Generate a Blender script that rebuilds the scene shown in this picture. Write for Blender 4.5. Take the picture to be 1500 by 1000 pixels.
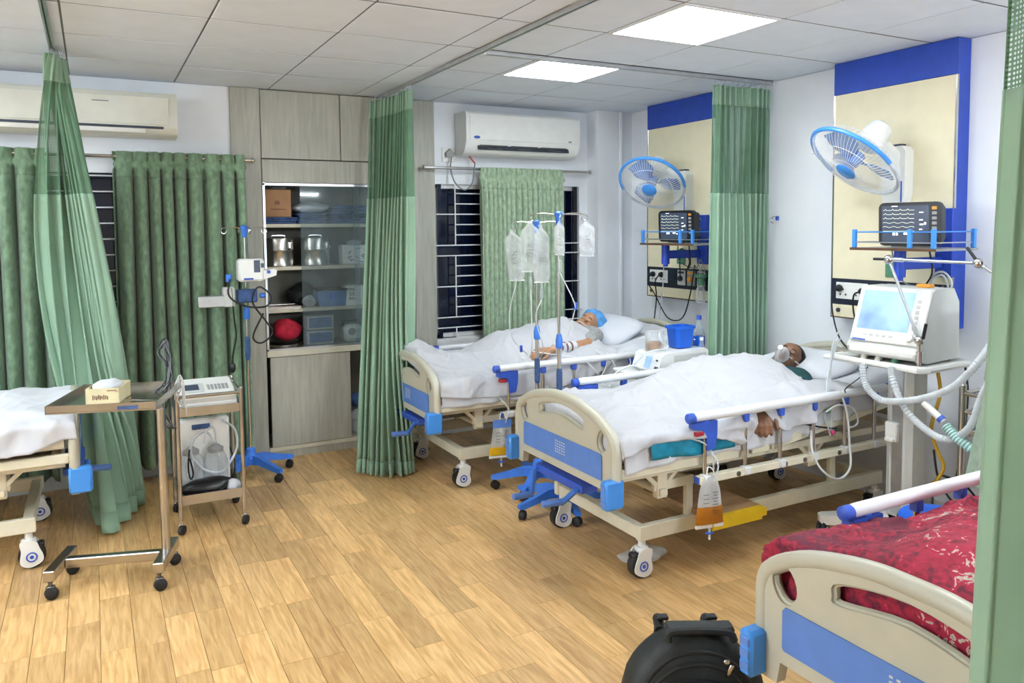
import bpy, bmesh, math, random
import numpy as np
from mathutils import Vector, Matrix, Euler
random.seed(7)
PI = math.pi
for o in list(bpy.data.objects): bpy.data.objects.remove(o)
S = bpy.context.scene
COL = S.collection
H = 1.68
# ---------------------------------------------------------------- camera
cam = bpy.data.cameras.new('camera'); cam_o = bpy.data.objects.new('camera', cam); COL.objects.link(cam_o)
cam.sensor_width = 36.0; cam.lens = 1146.78 / 1500 * 36.0
cam.shift_y = -(500 - 406.52) / 1500
def cam_matrix(yaw, pitch, roll):
    cy, sy = math.cos(yaw), math.sin(yaw); cp, sp = math.cos(pitch), math.sin(pitch); cr, sr = math.cos(roll), math.sin(roll)
    fwd = Vector((sy, cy, 0)); right = Vector((cy, -sy, 0)); up = Vector((0, 0, 1))
    f2 = fwd * cp - up * sp; u2 = up * cp + fwd * sp
    r3 = right * cr + u2 * sr; u3 = u2 * cr - right * sr
    return Matrix(((r3.x, u3.x, -f2.x, 0), (r3.y, u3.y, -f2.y, 0), (r3.z, u3.z, -f2.z, H), (0, 0, 0, 1)))
cam_o.matrix_world = cam_matrix(0.491787, 0.0635739, -0.0088704)
cam.clip_start = 0.02
S.camera = cam_o
# ---------------------------------------------------------------- world, exposure, lamps' strength
S.view_settings.view_transform = 'Standard'; S.view_settings.look = 'None'
S.view_settings.gamma = 1; S.view_settings.use_curve_mapping = False
S.view_settings.exposure = 1.68
LAMP = 6.2                                   # emission of every ceiling panel
FILL_TUBE = 145.0                                   # emission of the added, unseen wall tube lights
w = bpy.data.worlds.new('night'); S.world = w; w.use_nodes = True
w.node_tree.nodes['Background'].inputs[0].default_value = (0.012, 0.02, 0.045, 1)
w.node_tree.nodes['Background'].inputs[1].default_value = 1.0

# ---------------------------------------------------------------- materials
def lin(c):
    r = []
    for x in c:
        x /= 255
        r.append(x / 12.92 if x <= 0.04045 else ((x + 0.055) / 1.055) ** 2.4)
    return (*r, 1)
def mix(a, b, t): return tuple(a[i] * (1 - t) + b[i] * t for i in range(4))
MATS = {}
def mat(name, rgb, rough=0.5, metal=0.0, var=0.08, scale=12.0, stretch=(1, 1, 1), bump=0.0, bscale=60.0, coat=0.0, alpha=1.0, trans=0.0, emit=0.0, sheen=0.0, dark=None, spec=0.5):
    m = bpy.data.materials.new(name); m.use_nodes = True; nt = m.node_tree; b = nt.nodes['Principled BSDF']
    c = lin(rgb)
    tc = nt.nodes.new('ShaderNodeTexCoord'); mp = nt.nodes.new('ShaderNodeMapping'); mp.inputs['Scale'].default_value = stretch
    nt.links.new(tc.outputs['Object'], mp.inputs[0])
    nz = nt.nodes.new('ShaderNodeTexNoise'); nz.inputs['Scale'].default_value = scale; nz.inputs['Detail'].default_value = 4
    nt.links.new(mp.outputs[0], nz.inputs['Vector'])
    rp = nt.nodes.new('ShaderNodeValToRGB')
    d = lin(dark) if dark else tuple(max(0, x * (1 - 2.2 * var)) for x in c[:3]) + (1,)
    l = tuple(min(1, x * (1 + 1.2 * var)) for x in c[:3]) + (1,)
    rp.color_ramp.elements[0].position = 0.3; rp.color_ramp.elements[1].position = 0.7
    rp.color_ramp.elements[0].color = d; rp.color_ramp.elements[1].color = l
    nt.links.new(nz.outputs[0], rp.inputs[0]); nt.links.new(rp.outputs[0], b.inputs['Base Color'])
    b.inputs['Roughness'].default_value = rough; b.inputs['Metallic'].default_value = metal
    b.inputs['Specular IOR Level'].default_value = spec
    b.inputs['Coat Weight'].default_value = coat; b.inputs['Alpha'].default_value = alpha
    b.inputs['Transmission Weight'].default_value = trans
    b.inputs['Sheen Weight'].default_value = sheen
    if emit:
        nt.links.new(rp.outputs[0], b.inputs['Emission Color']); b.inputs['Emission Strength'].default_value = emit
    if bump:
        n2 = nt.nodes.new('ShaderNodeTexNoise'); n2.inputs['Scale'].default_value = bscale; n2.inputs['Detail'].default_value = 3
        nt.links.new(mp.outputs[0], n2.inputs['Vector'])
        bp = nt.nodes.new('ShaderNodeBump'); bp.inputs['Strength'].default_value = bump; bp.inputs['Distance'].default_value = 0.004
        nt.links.new(n2.outputs[0], bp.inputs['Height']); nt.links.new(bp.outputs[0], b.inputs['Normal'])
    MATS[name] = m
    return m
def clear_mat(name, rgb, opac=0.25, rough=0.08, var=0.1):
    """thin clear film or glass: a mix of a clear and a glossy/diffuse surface, by facing"""
    m = mat(name, rgb, rough, var=var); nt = m.node_tree; b = nt.nodes['Principled BSDF']; out = nt.nodes['Material Output']
    tr = nt.nodes.new('ShaderNodeBsdfTransparent'); tr.inputs[0].default_value = mix(lin(rgb), (1, 1, 1, 1), 0.75)
    mx = nt.nodes.new('ShaderNodeMixShader'); lw = nt.nodes.new('ShaderNodeLayerWeight'); lw.inputs[0].default_value = 0.35
    mr = nt.nodes.new('ShaderNodeMapRange'); mr.inputs[3].default_value = opac; mr.inputs[4].default_value = min(1, opac + 0.55)
    nt.links.new(lw.outputs['Facing'], mr.inputs[0]); nt.links.new(mr.outputs[0], mx.inputs[0])
    nt.links.new(tr.outputs[0], mx.inputs[1]); nt.links.new(b.outputs[0], mx.inputs[2]); nt.links.new(mx.outputs[0], out.inputs[0])
    return m
def mesh_mat(name, rgb, pitch, hole=0.36):
    """open net cloth: round holes punched on the cloth's own UV grid (metres)"""
    m = mat(name, rgb, 0.9, var=0.05); nt = m.node_tree; b = nt.nodes['Principled BSDF']; L = nt.links.new
    uv = nt.nodes.new('ShaderNodeUVMap')
    sc = nt.nodes.new('ShaderNodeVectorMath'); sc.operation = 'MULTIPLY'; sc.inputs[1].default_value = (1 / pitch, 1 / pitch, 0)
    L(uv.outputs[0], sc.inputs[0])
    fr = nt.nodes.new('ShaderNodeVectorMath'); fr.operation = 'FRACTION'; L(sc.outputs[0], fr.inputs[0])
    sb = nt.nodes.new('ShaderNodeVectorMath'); sb.operation = 'DISTANCE'; sb.inputs[1].default_value = (0.5, 0.5, 0); L(fr.outputs[0], sb.inputs[0])
    gt = nt.nodes.new('ShaderNodeMath'); gt.operation = 'GREATER_THAN'; gt.inputs[1].default_value = hole; L(sb.outputs['Value'], gt.inputs[0])
    L(gt.outputs[0], b.inputs['Alpha'])
    return m
def wood_mat(name, rgb, dark, rough, axis=1, grain=55.0, rnd=0.16):
    """long wood grain; each object gets its own tone through the object's random value"""
    m = bpy.data.materials.new(name); m.use_nodes = True; nt = m.node_tree; b = nt.nodes['Principled BSDF']; L = nt.links.new
    tc = nt.nodes.new('ShaderNodeTexCoord'); oi = nt.nodes.new('ShaderNodeObjectInfo')
    ad = nt.nodes.new('ShaderNodeVectorMath'); ad.operation = 'ADD'
    mu = nt.nodes.new('ShaderNodeVectorMath'); mu.operation = 'MULTIPLY'; mu.inputs[1].default_value = (37, 91, 13)
    cb = nt.nodes.new('ShaderNodeCombineXYZ')
    for i in range(3): L(oi.outputs['Random'], cb.inputs[i])
    L(cb.outputs[0], mu.inputs[0]); L(tc.outputs['Object'], ad.inputs[0]); L(mu.outputs[0], ad.inputs[1])
    mp = nt.nodes.new('ShaderNodeMapping'); st = [1, 1, 1]; st[axis] = 0.09; mp.inputs['Scale'].default_value = st
    L(ad.outputs[0], mp.inputs[0])
    n1 = nt.nodes.new('ShaderNodeTexNoise'); n1.inputs['Scale'].default_value = grain; n1.inputs['Detail'].default_value = 6; n1.inputs['Distortion'].default_value = 0.6
    L(mp.outputs[0], n1.inputs['Vector'])
    rp = nt.nodes.new('ShaderNodeValToRGB'); rp.color_ramp.elements[0].position = 0.32; rp.color_ramp.elements[1].position = 0.66
    rp.color_ramp.elements[0].color = lin(dark); rp.color_ramp.elements[1].color = lin(rgb)
    L(n1.outputs[0], rp.inputs[0])
    hs = nt.nodes.new('ShaderNodeHueSaturation')
    mr = nt.nodes.new('ShaderNodeMapRange'); mr.inputs[3].default_value = 1 - rnd; mr.inputs[4].default_value = 1 + rnd
    L(oi.outputs['Random'], mr.inputs[0]); L(mr.outputs[0], hs.inputs['Value']); L(rp.outputs[0], hs.inputs['Color'])
    L(hs.outputs[0], b.inputs['Base Color']); b.inputs['Roughness'].default_value = rough
    bp = nt.nodes.new('ShaderNodeBump'); bp.inputs['Strength'].default_value = 0.05; bp.inputs['Distance'].default_value = 0.002
    L(n1.outputs[0], bp.inputs['Height']); L(bp.outputs[0], b.inputs['Normal'])
    MATS[name] = m; return m
M = MATS
mat('wall_white', (236, 239, 244), 0.7, var=0.02, scale=3, bump=0.06)
mat('ceil_tile', (231, 239, 250), 0.85, var=0.015, scale=6, bump=0.1, bscale=120)
mat('ceil_grid_shade', (104, 104, 106), 0.6, var=0.03)  # dark grey puts the shadow gap between tiles into the colour
wood_mat('floor_plank', (226, 186, 128), (192, 147, 92), 0.34, 1, 60, 0.19)
mat('floor_joint', (140, 100, 60), 0.6, var=0.1)
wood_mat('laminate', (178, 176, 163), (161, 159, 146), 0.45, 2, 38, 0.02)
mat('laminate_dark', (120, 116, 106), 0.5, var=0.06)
mat('shelf_board', (205, 200, 180), 0.5, var=0.04)
mat('alu', (196, 198, 200), 0.3, 0.85, var=0.05)
mat('chrome', (205, 203, 200), 0.18, 1.0, var=0.03)
mat('steel', (190, 186, 180), 0.26, 1.0, var=0.08, scale=5)
mat('steel_dark', (120, 118, 116), 0.35, 0.9, var=0.1)
mat('bed_cream', (190, 186, 168), 0.42, var=0.02, coat=0.15)
mat('bed_metal', (224, 218, 196), 0.45, var=0.03)
mat('bed_blue', (92, 132, 205), 0.45, var=0.04)
mat('bumper_blue', (62, 142, 226), 0.4, var=0.03, coat=0.2)
mat('rail_white', (226, 228, 230), 0.35, var=0.02, coat=0.2)
mat('clip_blue', (52, 88, 190), 0.4, var=0.05)
mat('red_plastic', (170, 30, 45), 0.4)
mat('base_blue', (62, 124, 222), 0.42, var=0.06)
mat('black_rubber', (26, 26, 28), 0.55, var=0.1)
mat('black_plastic', (22, 24, 30), 0.35, var=0.1)
mat('white_plastic', (236, 236, 232), 0.35, var=0.015, coat=0.15)
mat('cream_plastic', (226, 225, 212), 0.28, var=0.02, coat=0.4)
mat('grey_plastic', (150, 150, 150), 0.45, var=0.03)
mat('vent_grey', (205, 206, 202), 0.4, var=0.02)
mat('sheet', (206, 208, 214), 0.9, var=0.012, scale=4, bump=0.03, bscale=260, sheen=0.15)
mat('blanket_white', (188, 188, 192), 0.9, var=0.012, scale=4, bump=0.03, bscale=260, sheen=0.15)
mat('pillow', (206, 208, 215), 0.9, var=0.012, bump=0.03, bscale=200, sheen=0.15)
mat('teal', (0, 128, 158), 0.42, var=0.12, scale=30)
mat('mattress', (222, 216, 200), 0.7, var=0.04)
mat('curtain', (142, 174, 148), 0.85, var=0.05, scale=2.5, bump=0.05, bscale=300, sheen=0.3)
mat('curtain_window', (122, 150, 120), 0.8, var=0.16, scale=40, stretch=(1, 1, 0.5), bump=0.06, bscale=200, sheen=0.35)
mat('curtain_pale', (164, 186, 156), 0.8, var=0.16, scale=45, stretch=(1, 1, 0.5), bump=0.06, bscale=200, sheen=0.35)
mesh_mat('curtain_net', (112, 148, 120), 0.0080, 0.29)
mat('panel_cream', (236, 226, 194), 0.5, var=0.015)
mat('panel_blue', (36, 72, 176), 0.42, var=0.05)
mat('panel_navy', (26, 34, 52), 0.4, var=0.06)
mat('bracket_blue', (36, 72, 186), 0.4, var=0.05)
mat('brown_edge', (96, 66, 44), 0.5, var=0.1)
mat('glass_night', (8, 16, 40), 0.08, var=0.1, spec=0.5)
mat('grille_white', (225, 226, 226), 0.4, var=0.02)
mat('skin', (132, 94, 70), 0.55, var=0.07, scale=25)
mat('skin_light', (178, 132, 100), 0.55, var=0.06, scale=25)
mat('hair', (18, 16, 17), 0.6, var=0.3, scale=80, bump=0.4, bscale=180)
mat('shirt_green', (22, 58, 50), 0.85, var=0.2, scale=14, dark=(10, 72, 92))
mat('shirt_grey', (165, 165, 163), 0.85, var=0.15, scale=50)
mat('cap_blue', (92, 160, 222), 0.75, var=0.14, scale=16, stretch=(1, 3, 1))
mat('tunic', (150, 168, 148), 0.85, var=0.1, scale=20)
mat('trouser', (172, 158, 140), 0.85, var=0.08)
mat('lamp_frame', (230, 230, 230), 0.5, var=0.01)
mat('cardboard', (164, 124, 88), 0.8, var=0.06)
mat('box_cream', (222, 208, 166), 0.7, var=0.04)
mat('linen_blue', (66, 92, 140), 0.85, var=0.2, scale=25)
mat('bin_blue', (70, 112, 168), 0.4, var=0.08)
mat('tub_blue', (22, 98, 214), 0.35, var=0.06)
mat('red_cloth', (196, 28, 58), 0.8, var=0.18, scale=25)
mat('black_fabric', (30, 34, 34), 0.6, var=0.25, scale=20, bump=0.1, bscale=240)
mat('black_bag', (16, 17, 20), 0.32, var=0.3, scale=18)
mat('yellow', (222, 186, 22), 0.5, var=0.06)
mat('board_wood', (164, 130, 94), 0.55, var=0.12, scale=30, stretch=(0.2, 1, 1))
mat('urine', (214, 168, 18), 0.25, var=0.05)
mat('urine_dark', (170, 104, 20), 0.25, var=0.06)
mat('hose_yellow', (216, 168, 40), 0.4, var=0.08)
mat('cable_black', (18, 20, 22), 0.45)
mat('cable_grey', (126, 132, 136), 0.45)
mat('cable_white', (224, 226, 226), 0.4)
mat('cable_red', (190, 30, 40), 0.4)
mat('green_plastic', (92, 150, 118), 0.4, var=0.06)
mat('pale_teal', (184, 220, 215), 0.35, var=0.12, scale=30)
mat('orange', (238, 160, 56), 0.4)
mat('print_dark', (60, 66, 78), 0.6)
mat('print_brown', (120, 78, 60), 0.6)
mat('print_pink', (214, 60, 120), 0.6)
mat('logo_blue', (62, 96, 190), 0.4)
mat('screen_dark', (52, 60, 76), 0.25, var=0.05, emit=0.25)
mat('screen_line', (190, 198, 176), 0.4, emit=0.8)
mat('screen_white', (230, 234, 240), 0.4, emit=1.0)
mat('screen_blue', (132, 160, 232), 0.12, var=0.18, scale=5, emit=0.45)
mat('blade_blue', (110, 160, 230), 0.25, alpha=0.55)
mat('fan_blue', (70, 150, 232), 0.3)
clear_mat('cage_white', (226, 232, 242), 0.75)
clear_mat('clear_plastic', (232, 236, 240), 0.24)
clear_mat('clear_bag', (240, 243, 247), 0.28, 0.15)
clear_mat('clear_hose', (232, 238, 242), 0.5, 0.2)
clear_mat('cab_glass', (176, 196, 200), 0.10, 0.04)
clear_mat('fluid', (214, 150, 70), 0.75, 0.1)
clear_mat('bottle_clear', (214, 226, 236), 0.22, 0.06)
# red flowered blanket
def flower_mat():
    m = mat('red_blanket', (186, 26, 62), 0.75, var=0.12, scale=10, bump=0.1, bscale=90, sheen=0.0); nt = m.node_tree; b = nt.nodes['Principled BSDF']; L = nt.links.new
    tc = nt.nodes.new('ShaderNodeTexCoord')
    nz = nt.nodes.new('ShaderNodeTexNoise'); nz.inputs['Scale'].default_value = 3.2; nz.inputs['Detail'].default_value = 2; L(tc.outputs['Object'], nz.inputs['Vector'])
    vo = nt.nodes.new('ShaderNodeTexNoise'); vo.inputs['Scale'].default_value = 34; vo.inputs['Detail'].default_value = 4; vo.inputs['Distortion'].default_value = 1.2; L(tc.outputs['Object'], vo.inputs['Vector'])
    mu = nt.nodes.new('ShaderNodeMath'); mu.operation = 'MULTIPLY_ADD'; mu.inputs[1].default_value = 1.0; L(nz.outputs[0], mu.inputs[0]); L(vo.outputs[0], mu.inputs[2])
    rp = nt.nodes.new('ShaderNodeValToRGB'); e = rp.color_ramp.elements
    e[0].position = 0.80; e[0].color = lin((122, 18, 56)); e[1].position = 0.86; e[1].color = lin((196, 30, 66))
    x = e.new(1.22); x.color = lin((206, 44, 80)); x = e.new(1.0); x.color = lin((190, 26, 60))
    mr = nt.nodes.new('ShaderNodeMapRange'); mr.inputs[1].default_value = 0.7; mr.inputs[2].default_value = 1.4; L(mu.outputs[0], mr.inputs[0])
    e[0].position = 0.2; e[0].color = lin((96, 12, 42)); e[1].position = 0.4; e[1].color = lin((150, 18, 48))
    while len(e) > 2: e.remove(e[-1])
    x = e.new(0.66); x.color = lin((172, 28, 62)); x = e.new(0.71); x.color = lin((206, 196, 180)); x = e.new(0.8); x.color = lin((150, 140, 120))
    L(mr.outputs[0], rp.inputs[0]); L(rp.outputs[0], b.inputs['Base Color'])
flower_mat()
# lamp diffuser
def lamp_mat():
    m = bpy.data.materials.new('lamp_diffuser'); m.use_nodes = True; nt = m.node_tree; b = nt.nodes['Principled BSDF']
    b.inputs['Base Color'].default_value = (0.9, 0.9, 0.9, 1); b.inputs['Emission Color'].default_value = (0.87, 0.955, 1.0, 1); b.inputs['Emission Strength'].default_value = LAMP
    MATS['lamp_diffuser'] = m
    m = m.copy(); m.name = 'fill_tube_glow'; m.node_tree.nodes['Principled BSDF'].inputs['Emission Strength'].default_value = FILL_TUBE; MATS['fill_tube_glow'] = m
lamp_mat()

# ---------------------------------------------------------------- mesh helpers
def mtx(loc=(0, 0, 0), rot=(0, 0, 0), scale=(1, 1, 1)):
    return Matrix.Translation(loc) @ Euler(rot).to_matrix().to_4x4() @ Matrix.Diagonal((*scale, 1))
def frame(o, zdir, xhint=(1, 0, 0)):
    z = Vector(zdir).normalized(); x = Vector(xhint); x = (x - z * x.dot(z))
    if x.length < 1e-5: x = z.orthogonal()
    x.normalize(); y = z.cross(x)
    return Matrix(((x.x, y.x, z.x, o[0]), (x.y, y.y, z.y, o[1]), (x.z, y.z, z.z, o[2]), (0, 0, 0, 1)))
def spline(pts, n=6, closed=False):
    P = [Vector(p) for p in pts]; out = []; N = len(P)
    rng = range(N if closed else N - 1)
    for i in rng:
        if closed: a, b, c, d = P[(i - 1) % N], P[i], P[(i + 1) % N], P[(i + 2) % N]
        else: b, c = P[i], P[i + 1]; a = P[i - 1] if i else b * 2 - c; d = P[i + 2] if i + 2 < N else c * 2 - b
        for k in range(n):
            t = k / n
            out.append(0.5 * ((2 * b) + (c - a) * t + (2 * a - 5 * b + 4 * c - d) * t * t + (3 * b - a - 3 * c + d) * t ** 3))
    if not closed: out.append(P[-1])
    return out
class MB:
    def __init__(s, M0=None): s.v = []; s.f = []; s.m = []; s.M = M0 or Matrix(); s.mi = 0
    def at(s, M0): s.M = M0 or Matrix(); return s
    def use(s, i): s.mi = i; return s
    def add(s, vs, fs):
        b = len(s.v); s.v += [tuple(s.M @ Vector(p)) for p in vs]
        for f in fs: s.f.append([b + i for i in f]); s.m.append(s.mi)
        return s
    def box(s, c, d, bev=0.0, M0=None):
        hx, hy, hz = d[0] / 2, d[1] / 2, d[2] / 2
        T = M0 or Matrix()
        vs = []; fs = []
        if bev <= 0:
            for x in (-hx, hx):
                for y in (-hy, hy):
                    for z in (-hz, hz): vs.append((x, y, z))
            fs = [(0, 1, 3, 2), (4, 6, 7, 5), (0, 4, 5, 1), (2, 3, 7, 6), (0, 2, 6, 4), (1, 5, 7, 3)]
        else:
            bev = min(bev, hx * .95, hy * .95, hz * .95); idx = {}
            h = (hx, hy, hz)
            for sx in (-1, 1):
                for sy in (-1, 1):
                    for sz in (-1, 1):
                        sg = (sx, sy, sz)
                        for a in range(3):
                            p = [sg[k] * (h[k] - (0 if k == a else bev)) for k in range(3)]
                            idx[(sx, sy, sz, a)] = len(vs); vs.append(tuple(p))
            for a in range(3):
                b, c2 = (a + 1) % 3, (a + 2) % 3
                for sg in (-1, 1):
                    q = []
                    for (u, v) in ((-1, -1), (1, -1), (1, 1), (-1, 1)):
                        k = [0, 0, 0]; k[a] = sg; k[b] = u; k[c2] = v; q.append(idx[(*k, a)])
                    fs.append(q if sg > 0 else q[::-1])
                for u in (-1, 1):
                    for v in (-1, 1):            # edge along axis a between faces b and c2
                        k1 = [0, 0, 0]; k1[a] = -1; k1[b] = u; k1[c2] = v; k2 = list(k1); k2[a] = 1
                        q = [idx[(*k1, b)], idx[(*k2, b)], idx[(*k2, c2)], idx[(*k1, c2)]]
                        fs.append(q if u * v < 0 else q[::-1])
            for sx in (-1, 1):
                for sy in (-1, 1):
                    for sz in (-1, 1):
                        q = [idx[(sx, sy, sz, a)] for a in range(3)]
                        fs.append(q if sx * sy * sz > 0 else q[::-1])
        vs = [tuple(T @ Vector(p) + Vector(c)) for p in vs]
        return s.add(vs, fs)
    def b2(s, a, b, bev=0.0):            # box by two corners
        return s.box([(a[i] + b[i]) / 2 for i in range(3)], [abs(b[i] - a[i]) for i in range(3)], bev)
    def tube(s, pts, r, n=8, closed=False, caps=True):
        P = [Vector(p) for p in pts]; N = len(P)
        R = r if isinstance(r, (list, tuple)) else [r] * N
        vs = []; fs = []; up = None
        for i in range(N):
            if closed: t = P[(i + 1) % N] - P[(i - 1) % N]
            else: t = (P[min(i + 1, N - 1)] - P[max(i - 1, 0)])
            if t.length < 1e-9: t = Vector((0, 0, 1))
            t.normalize()
            if up is None: up = t.orthogonal().normalized()
            else:
                up = up - t * up.dot(t)
                up = up.normalized() if up.length > 1e-6 else t.orthogonal().normalized()
            w_ = t.cross(up)
            for k in range(n):
                a = 2 * PI * k / n; vs.append(tuple(P[i] + (up * math.cos(a) + w_ * math.sin(a)) * R[i]))
        for i in range(N if closed else N - 1):
            j = (i + 1) % N
            for k in range(n): fs.append((i * n + k, i * n + (k + 1) % n, j * n + (k + 1) % n, j * n + k))
        if caps and not closed: fs += [tuple(range(n))[::-1], tuple((N - 1) * n + k for k in range(n))]
        return s.add(vs, fs)
    def cyl(s, a, b, r, n=14, r2=None): return s.tube([a, b], [r, r if r2 is None else r2], n)
    def lathe(s, prof, n=18, M0=None, cap=True):
        T = M0 or Matrix(); vs = []; fs = []
        for (r, z) in prof:
            for k in range(n): vs.append(tuple(T @ Vector((r * math.cos(2 * PI * k / n), r * math.sin(2 * PI * k / n), z))))
        for i in range(len(prof) - 1):
            for k in range(n): fs.append((i * n + k, i * n + (k + 1) % n, (i + 1) * n + (k + 1) % n, (i + 1) * n + k))
        if cap:
            if prof[0][0] > 1e-4: fs.append(tuple(range(n))[::-1])
            if prof[-1][0] > 1e-4: fs.append(tuple((len(prof) - 1) * n + k for k in range(n)))
        return s.add(vs, fs)
    def ell(s, c, r, n=16, M0=None):
        T = M0 or Matrix(); vs = [T @ Vector((0, 0, -r[2]))]; fs = []; m = n // 2
        for i in range(1, m):
            th = -PI / 2 + PI * i / m
            for k in range(n): vs.append(T @ Vector((r[0] * math.cos(th) * math.cos(2 * PI * k / n), r[1] * math.cos(th) * math.sin(2 * PI * k / n), r[2] * math.sin(th))))
        vs.append(T @ Vector((0, 0, r[2])))
        for k in range(n): fs.append((0, 1 + (k + 1) % n, 1 + k))
        for i in range(m - 2):
            for k in range(n): fs.append((1 + i * n + k, 1 + i * n + (k + 1) % n, 1 + (i + 1) * n + (k + 1) % n, 1 + (i + 1) * n + k))
        L = len(vs) - 1
        for k in range(n): fs.append((L, 1 + (m - 2) * n + k, 1 + (m - 2) * n + (k + 1) % n))
        return s.add([tuple(Vector(p) + Vector(c)) for p in vs], fs)
    def capsule(s, a, b, ra, rb, n=14):
        a, b = Vector(a), Vector(b); d = (b - a).normalized(); pts = []; rs = []
        for k in range(6): t = PI / 2 * k / 5; pts.append(a - d * ra * math.cos(t)); rs.append(max(ra * math.sin(t), 1e-4))
        for k in range(6): t = PI / 2 * k / 5; pts.append(b + d * rb * math.sin(t)); rs.append(max(rb * math.cos(t), 1e-4))
        return s.tube(pts, rs, n)
    def prism(s, out, z0, z1, M0=None):
        T = M0 or Matrix(); n = len(out)
        vs = [tuple(T @ Vector((p[0], p[1], z0))) for p in out] + [tuple(T @ Vector((p[0], p[1], z1))) for p in out]
        fs = [tuple(range(n))[::-1], tuple(range(n, 2 * n))] + [(i, (i + 1) % n, n + (i + 1) % n, n + i) for i in range(n)]
        return s.add(vs, fs)
    def plate(s, outer, holes, t0, t1, M0=None):
        """flat board with holes: 2-D outlines, thickness from t0 to t1 along local z"""
        bm = bmesh.new(); T = M0 or Matrix(); loops = []
        for lp in [outer] + holes:
            vs = [bm.verts.new((p[0], p[1], 0)) for p in lp]; loops.append(len(vs))
            for i in range(len(vs)): bm.edges.new((vs[i], vs[(i + 1) % len(vs)]))
        bmesh.ops.triangle_fill(bm, use_beauty=True, use_dissolve=False, edges=bm.edges[:], normal=(0, 0, 1))
        bm.verts.index_update(); V = [v.co.copy() for v in bm.verts]; n = len(V)
        fs = [[v.index for v in f.verts] for f in bm.faces]; bm.free()
        vs = [tuple(T @ Vector((p.x, p.y, t0))) for p in V] + [tuple(T @ Vector((p.x, p.y, t1))) for p in V]
        F = [f[::-1] for f in fs] + [[i + n for i in f] for f in fs]; b = 0
        for L in loops:
            for i in range(L): F.append((b + i, b + (i + 1) % L, n + b + (i + 1) % L, n + b + i))
            b += L
        return s.add(vs, F)
    def build(s, name, mats, parent=None, smooth=38, loc=None, recalc=True, **props):
        me = bpy.data.meshes.new(name); me.from_pydata(s.v, [], s.f)
        mats = mats if isinstance(mats, (list, tuple)) else [mats]
        for m in mats: me.materials.append(MATS[m] if isinstance(m, str) else m)
        if any(s.m): me.polygons.foreach_set('material_index', s.m)
        if recalc:
            bm = bmesh.new(); bm.from_mesh(me); bmesh.ops.recalc_face_normals(bm, faces=bm.faces); bm.to_mesh(me); bm.free()
        if smooth:
            me.shade_smooth()
            me.set_sharp_from_angle(angle=math.radians(smooth))
        o = bpy.data.objects.new(name, me); COL.objects.link(o)
        if parent is not None: o.parent = parent
        if loc is not None: o.location = loc
        for k, v in props.items(): o[k] = v
        return o
def thing(name, label, cat, loc=(0, 0, 0), rz=0.0, group=None):
    o = bpy.data.objects.new(name, None); COL.objects.link(o); o.location = loc; o.rotation_euler = (0, 0, rz)
    o.empty_display_size = 0.05; o['label'] = label; o['category'] = cat
    if group: o['group'] = group
    return o
def tag(o, label, cat, group=None):
    o['label'] = label; o['category'] = cat
    if group: o['group'] = group
    return o
def struct(o): o['kind'] = 'structure'; return o
def tree_copy(o, loc=None, rz=None, label=None, group=None, parent=None):
    c = o.copy(); COL.objects.link(c)
    if parent is not None: c.parent = parent
    if loc is not None: c.location = loc
    if rz is not None: c.rotation_euler = (0, 0, rz)
    if label: c['label'] = label
    if group: c['group'] = group
    for ch in list(o.children): tree_copy(ch, parent=c)
    return c
def W(M0, p): return M0 @ Vector(p)
def text(name, body, size, matname, M0, parent=None, ext=0.0004):
    cu = bpy.data.curves.new(name, 'FONT'); cu.body = body; cu.size = size; cu.extrude = ext; cu.align_x = 'CENTER'; cu.align_y = 'CENTER'; cu.resolution_u = 2
    t = bpy.data.objects.new(name, cu); COL.objects.link(t)
    dg = bpy.context.evaluated_depsgraph_get(); me = bpy.data.meshes.new_from_object(t.evaluated_get(dg))
    bpy.data.objects.remove(t); me.materials.clear(); me.materials.append(MATS[matname])
    o = bpy.data.objects.new(name, me); COL.objects.link(o); o.matrix_local = M0
    if parent is not None: o.parent = parent
    return o
# numpy noise for cloth
def _hash(ix, iy, seed):
    h = (ix.astype(np.int64) * 374761393 + iy.astype(np.int64) * 668265263 + seed * 974711) & 0xffffffff
    h = ((h ^ (h >> 13)) * 1274126177) & 0xffffffff
    return ((h ^ (h >> 16)) & 0xffff) / 65535.0
def vn(x, y, seed=0):
    x = np.asarray(x, float); y = np.asarray(y, float); ix = np.floor(x); iy = np.floor(y); fx = x - ix; fy = y - iy
    fx = fx * fx * fx * (fx * (fx * 6 - 15) + 10); fy = fy * fy * fy * (fy * (fy * 6 - 15) + 10)
    a = _hash(ix, iy, seed); b = _hash(ix + 1, iy, seed); c = _hash(ix, iy + 1, seed); d = _hash(ix + 1, iy + 1, seed)
    return (a * (1 - fx) + b * fx) * (1 - fy) + (c * (1 - fx) + d * fx) * fy
def wrinkle(x, y, seed=0, f=4.0):
    """ridged, direction-warped noise in 0..1: soft cloth creases"""
    wx = x + 0.22 * (vn(x * 2.3, y * 2.3, seed + 5) - .5) * 2; wy = y + 0.22 * (vn(x * 2.3, y * 2.3, seed + 9) - .5) * 2
    tot = np.zeros_like(np.asarray(x, float))
    for k, (ang, am, fr) in enumerate(((0.5, 1, 1), (2.2, .8, 1.3), (1.2, .6, 1.9), (2.8, .4, 3.1))):
        c, s_ = math.cos(ang), math.sin(ang); u = (wx * c + wy * s_) * f * fr; v = (-wx * s_ + wy * c) * f * fr * .35
        n = 1 - np.abs(2 * vn(u, v, seed + 17 * k) - 1); tot = tot + am * n ** 2
    return tot / 2.8
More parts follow.
